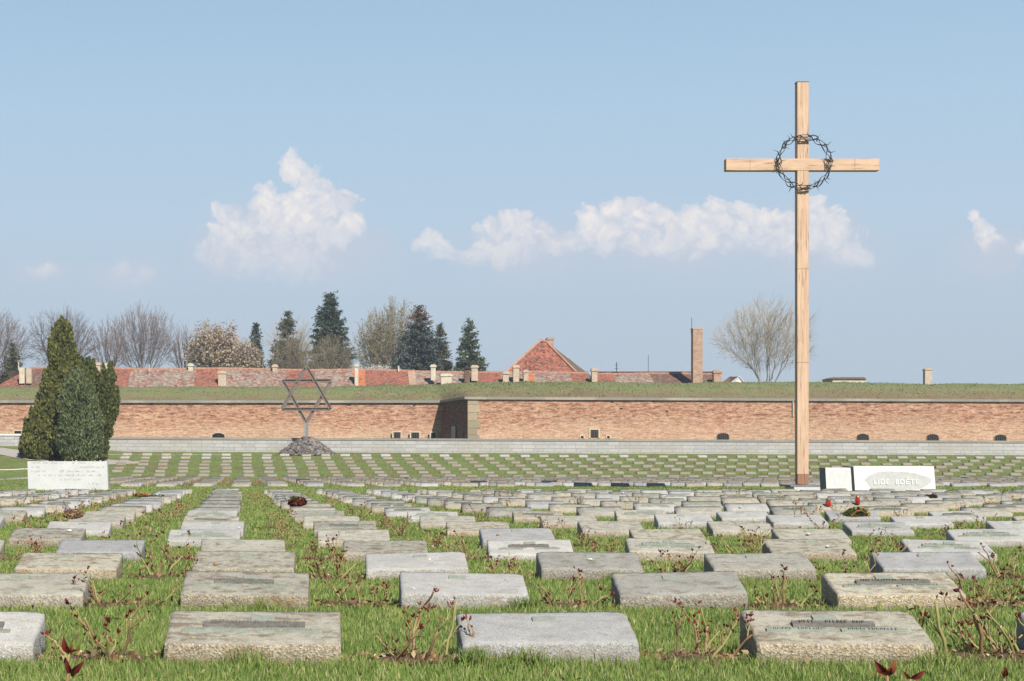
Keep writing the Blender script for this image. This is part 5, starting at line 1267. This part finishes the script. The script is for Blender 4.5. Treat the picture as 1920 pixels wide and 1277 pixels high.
def put_rose(X, Y, s, label, big=False):
    r = empty('rose_bush', (X, Y, float(gz(X, Y))), label, 'rose bush', 'pruned rose bushes between the graves', rz=rs.uniform(-.5, .5)+(math.pi if rs.random() < .5 else 0)); r.scale = (s, s, s*rs.uniform(.9, 1.1))
    v = ROSE[rs.randrange(12)]
    for me, nm in zip(v, ('stems', 'foliage')):
        o = bpy.data.objects.new(nm, me); COL.objects.link(o); o.parent = r
    BUSHES.append((X, Y, s)); return r
def shoot(label, Y, stem, leaves):
    """a single young rose shoot right in front of the camera: stem px points, leaves (base, tip, length-wise width)"""
    g = P(stem[0][0], stem[0][1], Y); g = Vector((g.x, g.y, float(gz(g.x, g.y)))); r = empty('rose_shoot', g, label, 'rose shoot', 'young rose shoots at the bottom edge of the photo')
    pts = [Vector((0, 0, -.02))]+[P(x, y, Y)-g for x, y in stem]; mb = MB(); mb.tube(pts, [.006]*(len(pts)-1)+[.0035], 7); mb.build('stems', M['stem'], r, smooth=True)
    lf = MB()
    for (p0, p1, w) in leaves:
        p = P(*p0, Y)-g; q = P(*p1, Y-.02)-g; L = (q-p).length; d = (q-p)/L; sd = d.cross(Vector((.2, 1, .3))).normalized(); up = d.cross(sd); n = 7; V = []
        for i in range(n+1):
            t = i/n; ww = w*L*math.sin(math.pi*t**.8)*.5+.0008; c = p+(q-p)*t+up*.12*L*math.sin(math.pi*t)
            V += [c+sd*ww+up*ww*.7, c, c-sd*ww+up*ww*.7]
        lf.add(V, [(3*i, 3*i+1, 3*i+4, 3*i+3) for i in range(n)]+[(3*i+1, 3*i+2, 3*i+5, 3*i+4) for i in range(n)])
    lf.build('foliage', M['redleaf'], r, smooth=True)
shoot('tall rose shoot with dark red leaves at the bottom left corner', 5.05, [(122, 1300), (128, 1262), (127, 1240), (130, 1222)], [((130, 1225), (119, 1193), .35), ((131, 1224), (136, 1207), .4), ((130, 1220), (152, 1218), .25), ((128, 1243), (122, 1232), .5), ((136, 1262), (124, 1236), .35), ((136, 1262), (158, 1240), .35), ((134, 1268), (146, 1252), .3)])
shoot('rose shoot with two spread red leaves at the bottom edge', 5.1, [(1662, 1310), (1664, 1280), (1664, 1264)], [((1664, 1266), (1639, 1238), .36), ((1664, 1266), (1680, 1236), .38), ((1664, 1264), (1644, 1258), .3), ((1665, 1266), (1672, 1252), .4)])
shoot('low rose shoot with one long red leaf at the bottom edge', 5.15, [(1708, 1310), (1706, 1284), (1707, 1271)], [((1707, 1272), (1736, 1256), .34), ((1706, 1272), (1692, 1258), .3)])
shoot('single reddish bud at the bottom edge, far right', 5.2, [(1884, 1310), (1883, 1284), (1883, 1266)], [((1883, 1268), (1884, 1250), .45), ((1883, 1268), (1889, 1256), .35)])
nb = 0
for ri, (Y, xs, b) in enumerate(rows):
    vis = 0
    for k in range(len(xs)-1):
        X = (xs[k]+xs[k+1])/2; px = 628+F*X/Y
        if not -40 < px < 1960: continue
        vis += 1
        if ri > 5 and rs.random() < (.32 if px < 640 else .55): continue
        if ri > 12 and rs.random() < .5: continue
        X += rs.gauss(0, .05); s = rs.uniform(.80, 1.02) if ri < 3 else rs.uniform(.75, 1.05)
        rn = 'nearest row' if ri == 0 else ('%s row' % ORD[ri+1] if ri < 17 else 'last near row')
        put_rose(X, Y+.10+rs.uniform(-.05, .1), s, 'rose bush with %s in %s gap from left of %s' % (rs.choice(('dark red buds', 'reddish shoots', 'thorny brown stems')), ORD[vis], rn)); nb += 1
        if ri in (0, 1) and k == len(xs)-2: put_rose(X+.16, Y+.16, s*.95, 'extra rose bush crowding the right end of %s' % rn)
print('STONES', len(sel), 'roses', nb)

# soil under the bushes and litter
def soil():
    V = []; Fs = []; n = 18
    for (X, Y, s) in BUSHES:
        if Y > 30 or Y < 5.5: continue
        b = len(V); rr = rs.uniform(.19, .27)*s; c = (X, Y+.02); V.append((c[0], c[1], float(gz(*c))+.028))
        for ring, (f, h) in enumerate(((.55, .024), (1, .004))):
            for k in range(n):
                a = 2*math.pi*k/n; q = rr*f*(1+.25*math.sin(a*3+X*5)+.15*math.sin(a*7+X)); x, y = c[0]+math.cos(a)*q, c[1]+math.sin(a)*q*.55; V.append((x, y, float(gz(x, y))+h+rs.uniform(-.002, .006)*(ring == 0)))
        for k in range(n): Fs.append((b, b+1+k, b+1+(k+1) % n, b+1+(k+1) % n)); 
        for k in range(n): Fs.append((b+1+k, b+1+n+k, b+1+n+(k+1) % n, b+1+(k+1) % n))
    tri = [f[:3] for f in Fs if f[2] == f[3]]; qd = [f for f in Fs if f[2] != f[3]]
    o = npmesh('soil', V, [np.array(tri), np.array(qd)], M['soil'], smooth=True); o['kind'] = 'structure'
    C = []
    for (X, Y, s) in BUSHES:
        n = 130 if Y < 12 else 60 if Y < 24 else 18
        a = RNG.normal(0, .17, n); bb = RNG.normal(0, .09, n); x, y = X+a, Y+bb; C.append(np.stack([x, y, gz(x, y)+RNG.uniform(.008, .04, n)], 1))
    n = 500; y = RNG.uniform(5.2, 20, n); x = RNG.uniform(-.22, .44, n)*y; C.append(np.stack([x, y, gz(x, y)+.03], 1))
    C = np.concatenate(C); V, Fq = leaf_quads(RNG, C, RNG.uniform(.010, .026, len(C)), 1.7); o = npmesh('leaf_litter', V, Fq, M['litter']); tag(o, 'dry brown leaves and clippings scattered under the rose bushes', 'leaf litter', kind='stuff')
soil()

# ------------------------------------------------------------------ grass
def grass():
    rng = np.random.default_rng(99); BX = np.array([(b[0], b[1]) for b in BUSHES if b[1] < 26]); SX = np.array([s for s in STONES if s[1] < 26])
    Vs = []; nb = 0; F4 = []; F3 = []
    def zone(y0, y1, dens, h0, h1, w):
        nonlocal nb
        area = .5*.89*(y1*y1-y0*y0); n = int(area*dens); y = np.sqrt(rng.uniform(y0*y0, y1*y1, n)); x = rng.uniform(-.31, .58, n)*y
        # clumpiness
        cl = .5+.5*np.sin(x*5.1+np.sin(y*3.7)*1.3)*np.sin(y*4.3+np.sin(x*2.9)*1.7)
        keep = np.ones(n, bool); hs = np.ones(n)
        for (bx, by) in BX:
            if y0-1 < by < y1+1: 
                d = ((x-bx)/.21)**2+((y-by-.02)/.10)**2; keep &= ~((d < 1) & (rng.random(n) < .88)); hs *= np.where((d > 1) & (d < 2.2), 1.25, 1)
        for (sx, sy) in SX:
            if y0-1 < sy < y1+1:
                inside = (np.abs(x-sx) < .36) & (y > sy-.005) & (y < sy+.32); keep &= ~inside
                edge = (np.abs(x-sx) < .42) & (y > sy-.07) & (y < sy+.38) & ~inside; hs = np.where(edge, hs*rng.uniform(.8, 1.35, n), hs)
        x, y, cl, hs = x[keep], y[keep], cl[keep], hs[keep]; n = len(x)
        h = .86*rng.uniform(h0, h1, n)*(.7+.5*cl)*hs; z = gz(x, y); a = rng.uniform(0, 6.283, n); lean = rng.uniform(.1, .75, n)*h; la = rng.uniform(0, 6.283, n)
        dx = np.cos(a)*w*.5*rng.uniform(.7, 1.4, n); dy = np.sin(a)*w*.5*rng.uniform(.7, 1.4, n); lx, ly = np.cos(la)*lean, np.sin(la)*lean
        B0 = np.stack([x-dx, y-dy, z-.004], 1); B1 = np.stack([x+dx, y+dy, z-.004], 1); M0 = np.stack([x-dx*.75+lx*.35, y-dy*.75+ly*.35, z+h*.55], 1); M1 = np.stack([x+dx*.75+lx*.35, y+dy*.75+ly*.35, z+h*.55], 1); T = np.stack([x+lx, y+ly, z+h], 1)
        Vs.append(np.stack([B0, B1, M1, M0, T], 1).reshape(-1, 3)); i = (nb+np.arange(n)*5)[:, None]; F4.append(i+np.array([[0, 1, 2, 3]])); F3.append(i+np.array([[3, 2, 4]])); nb += 5*n
    zone(4.7, 8.0, 5200, .022, .048, .0040); zone(8.0, 12.5, 3000, .022, .050, .0055); zone(12.5, 20, 1300, .024, .052, .0085); zone(20, 32, 480, .026, .055, .014); zone(32, 50, 190, .028, .06, .022); zone(50, 66, 110, .03, .07, .035)
    # taller tufts at a few stones
    tf = [(1.03, 9.36, 900), (.55, 6.7, 300), (-.55, 9.3, 60), (.75, 6.72, 260), (-.38, 9.15, 200), (2.35, 6.65, 200), (-.35, 6.68, 160), (1.9, 11.5, 300), (.62, 13.9, 200)]
    for (tx, ty, n) in tf:
        x = tx+rng.normal(0, .07, n); y = ty+rng.normal(0, .03, n); h = rng.uniform(.045, .10, n)*np.exp(-((x-tx)/.13)**2); h = np.maximum(h, .03); z = gz(x, y); a = rng.uniform(0, 6.283, n); la = rng.uniform(0, 6.283, n); lean = rng.uniform(.1, .7, n)*h; w = .0045
        dx = np.cos(a)*w*.5; dy = np.sin(a)*w*.5; lx, ly = np.cos(la)*lean, np.sin(la)*lean
        B0 = np.stack([x-dx, y-dy, z], 1); B1 = np.stack([x+dx, y+dy, z], 1); M0 = np.stack([x-dx*.7+lx*.3, y-dy*.7+ly*.3, z+h*.55], 1); M1 = np.stack([x+dx*.7+lx*.3, y+dy*.7+ly*.3, z+h*.55], 1); T = np.stack([x+lx, y+ly, z+h], 1)
        Vs.append(np.stack([B0, B1, M1, M0, T], 1).reshape(-1, 3)); i = (nb+np.arange(n)*5)[:, None]; F4.append(i+np.array([[0, 1, 2, 3]])); F3.append(i+np.array([[3, 2, 4]])); nb += 5*n
    o = npmesh('grass', np.concatenate(Vs), [np.concatenate(F4), np.concatenate(F3)], M['blade']); tag(o, 'short spring lawn grass between the gravestones', 'grass', kind='stuff')
    # far lawn tufts and dry rose plants
    n = 30000; y = rng.uniform(64, 131, n); x = rng.uniform(-.21, .43, n)*y; keep = x > -.16*y; Pp = np.stack([x, y, gz(x, y)], 1)
    tufts(Pp, rng.uniform(.03, .075, n), 1.1, 'far_grass', M['farblade'])
    C = []; 
    for (Y, xs, b) in midrows:
        for k in range(len(xs)-1):
            if rng.random() < (.5 if b == 'bank' else .45):
                X = (xs[k]+xs[k+1])/2+rng.normal(0, .08); m = 26; px = X+rng.normal(0, .16, m); py = Y+rng.normal(.1, .08, m); C.append(np.stack([px, py, gz(px, py)+rng.uniform(.0, .05, m)], 1))
    C = np.concatenate(C); o = tufts(C, rng.uniform(.05, .19, len(C)), .16, 'dry_rose_plants', M['litter'])
    tag(o, 'dry brown rose plants between the far rows of graves', 'rose plants', kind='stuff')
M['farblade'] = blade_mat('far_blades', (.13, .21, .045), (.21, .29, .068), (.31, .345, .105), (.36, .27, .14))
grass()

# ------------------------------------------------------------------ things laid on the graves
def on_stone(px, py):
    """nearest gravestone top under a pixel"""
    best = None
    for (X, Y) in STONES:
        for t in (.2, .35, .5, .65, .8):
            yy = Y+D*t; z = float(gz(X, Y))+topz(t); qx = 628+F*X/yy; qy = 840-(z-EYE)*F/yy; hw = .33*F/yy
            dx = max(0, abs(qx-px)-hw); d = dx*dx+(qy-py)**2*2
            if best is None or d < best[0]: best = (d, X, Y, t, yy, z)
    _, X, Y, t, yy, z = best; x = (px-628)*yy/F; x = min(max(x, X-.3), X+.3); return Vector((x, yy, z))
def ring_items(n, Rr, tube, rng):
    C = []
    for k in range(n):
        a = rng.uniform(0, 6.28); b = rng.uniform(0, 6.28); r = tube*rng.uniform(.6, 1.05); C.append(((Rr+r*math.cos(b))*math.cos(a), (Rr+r*math.cos(b))*math.sin(a), max(.003, tube*.9+r*math.sin(b))))
    return np.array(C)
def wreath(px, py, Rr, tube, mats, label, sizes, n=700, name='wreath'):
    p = on_stone(px, py); rng = np.random.default_rng(int(px)); e = empty(name, p+Vector((0, 0, .0)), label, 'wreath'); e.rotation_euler = (R(13), 0, 0)
    mb = MB(); m = 22; mb.tube([(Rr*math.cos(2*math.pi*k/m), Rr*math.sin(2*math.pi*k/m), tube*.9) for k in range(m+1)], tube*.8, 8, cap=False); mb.build('ring', mats[0], e, smooth=True)
    C = ring_items(n, Rr, tube, rng); V, Fq = leaf_quads(rng, C, sizes, 1.5); npmesh('decoration', V, Fq, mats[1], e)
    return e
e = wreath(131, 962, .098, .032, (M['wicker'], M['conescales']) if 'conescales' in M else (M['wicker'], M['litter']), 'round brown wicker wreath with a blue ribbon on a left grave', .02, 1500)
mb = MB(); mb.tube([(-.10, -.02, .08), (-.08, -.03, .125), (-.05, -.02, .09), (-.03, -.03, .12)], .014, 5); mb.build('ribbon', M['bluerib'], e)
e = wreath(557, 945, .115, .04, (M['redwreath'], M['redwreath']), 'dark red wreath with greenery and a white flower on a grave', .045, 900)
rng_ = np.random.default_rng(3); C = np.array([(-.08, 0, .085)])+rng_.normal(0, 1, (160, 3))*np.array([.04, .04, .012]); V, Fq = leaf_quads(rng_, C, .035, 1.8); npmesh('greenery', V, Fq, M['evergreen'], e)
C = np.array([(-.155, -.02, .08)])+rng_.normal(0, 1, (60, 3))*.018; V, Fq = leaf_quads(rng_, C, .035, 1.2); npmesh('white_flower', V, Fq, M['blossom'], e)
def lantern(px, py, label, h, r, tall):
    p = on_stone(px, py); e = empty('grave_lantern', p, label, 'lantern', 'red glass grave lanterns')
    prof = [(r*.75, 0), (r*.95, h*.08), (r, h*.3), (r*.8, h*.62), (r*.75, h*.70)] if not tall else [(r*.9, 0), (r, h*.05), (r, h*.68), (r*.85, h*.74)]
    mb = MB(); mb.tube([(0, 0, z) for _, z in prof], [a for a, _ in prof], 14); mb.build('glass', M['redglass'], e, smooth=True)
    mb = MB(); mb.tube([(0, 0, prof[-1][1]+.001), (0, 0, h*.82), (0, 0, h*.95), (0, 0, h)], [r*.8, r*.85, r*.6, r*.2], 14); mb.build('lid', M['gold'], e)
lantern(1553, 950, 'stout red glass lantern standing alone on a grave', .145, .050, False)
lantern(1608, 952, 'taller red lantern standing behind the yellow flower arrangement', .165, .042, True)
def arrangement():
    p = on_stone(1606, 965); e = empty('flower_arrangement', p, 'low domed arrangement of yellow flowers and greenery before a red lantern', 'flowers'); e.rotation_euler = (R(13), 0, 0); e.scale = (.55, .6, .75); rng = np.random.default_rng(8)
    def dome(n, rx, ry, h): a = rng.uniform(0, 6.28, n); r = rng.uniform(0, 1, n)**.5; return np.stack([np.cos(a)*r*rx, np.sin(a)*r*ry, h*(1-r*r)*rng.uniform(.3, 1, n)+.01], 1)
    V, Fq = leaf_quads(rng, dome(1100, .33, .12, .13), .04, 2.2); npmesh('greenery', V, Fq, M['evergreen'], e)
    for (x, y, z, s) in ((-.14, -.09, .02, .05), (.25, -.03, .07, .06), (-.12, 0, .12, .035), (.1, -.02, .14, .04), (.28, -.09, .02, .04), (-.05, -.05, .12, .03)):
        C = np.array([(x, y, z)])+rng.normal(0, 1, (70, 3))*s*.35; V, Fq = leaf_quads(rng, C, s*.7, 1.1); npmesh('yellow_flower', V, Fq, M['yellow'], e)
    mb = MB(); mb.tube([(-.16, -.10, .02), (-.04, -.11, .09), (.08, -.11, .11), (.2, -.10, .04)], [.014, .02, .02, .012], 6); mb.build('ribbon', M['wicker'], e)
arrangement()
def posy(px, py, mat, label, n=120, s=.05):
    p = on_stone(px, py); e = empty('flower_posy', p, label, 'flowers'); rng = np.random.default_rng(int(px)); C = rng.normal(0, 1, (n, 3))*np.array([s*1.4, s*.6, s*.3])+np.array([0, 0, .04]); V, Fq = leaf_quads(rng, C, .035, 1.4); npmesh('petals', V, Fq, mat, e)
    C = rng.normal(0, 1, (n, 3))*np.array([s*1.7, s*.7, s*.25])+np.array([0, 0, .02]); V, Fq = leaf_quads(rng, C, .035, 2.2); npmesh('greenery', V, Fq, M['evergreen'], e)
posy(262, 931, M['posyred'] if 'posyred' in M else M['redwreath'], 'faded orange and red flowers on a far left grave', s=.045)
posy(292, 931, M['blossom'], 'small bunch of white flowers beside the orange ones', s=.05)
posy(1747, 932, M['redwreath'], 'faded pinkish flowers on a grave right of the bright slab', s=.035)
PB = [(406, 1063, .020, 1, 'brown pebble on the beige stone in third row'), (495, 1059, .0, 1, ''), (775, 1124, .012, 0, 'white pebble at left on the grey stone in second row'), (1106, 1050, .014, 0, 'tan pebble behind the plate of a stone in third row'), (130, 997, .02, 0, 'white pebble on a grey stone near the left edge'), (805, 1049, .010, 0, 'tiny pebble beside the plate of a grey third-row stone'),
      (933, 1003, .014, 1, 'orange pebble on a fourth-row lichen stone'), (1552, 1027, .012, 0, 'white pebble on a broad stone left of the lettered pair'), (1422, 990, .013, 0, 'white pebble on a stone in the right middle'), (1515, 1003, .016, 0, 'bluish white pebble on a tilted stone right of centre'),
      (1388, 951, .02, 0, 'white pebble on a stone left of the cross foot'), (1168, 925, .03, 0, 'large white pebble on a back-row stone'), (1535, 938, .02, 0, 'white pebble just right of the cross on a back stone'), (545, 923, .02, 0, 'white pebble near the dark red wreath'), (428, 918, .02, 0, 'white pebble on the far end of the left column'), (735, 949, .018, 0, 'white pebble on a centre column stone'),
      (1824, 943, .018, 0, 'white pebble on a back stone at far right'), (1700, 938, .018, 1, 'brown pebble on a back stone below the bright slab'), (470, 996, .014, 0, 'pale pebble on the fifth stone of the left column')]
for i, (x, y, r, k, lab) in enumerate(PB):
    if lab: pebble(on_stone(x, y), r, (M['pebble'], M['pebbleb'])[k], lab, 40+i)

# ------------------------------------------------------------------ thin spring haze
def haze():
    mb = MB(); mb.box(-400, 600, -60, 420, -14, 32); o = mb.build('haze', None); m = bpy.data.materials.new('haze'); m.use_nodes = True; nt = m.node_tree; nt.nodes.clear()
    v = nt.nodes.new('ShaderNodeVolumePrincipled'); v.inputs['Color'].default_value = (.86, .91, 1, 1); v.inputs['Density'].default_value = .0004; v.inputs['Anisotropy'].default_value = .2
    out = nt.nodes.new('ShaderNodeOutputMaterial'); nt.links.new(v.outputs[0], out.inputs['Volume']); o.data.materials.append(m); o['kind'] = 'stuff'; o['label'] = 'thin pale spring haze over the cemetery'
haze()
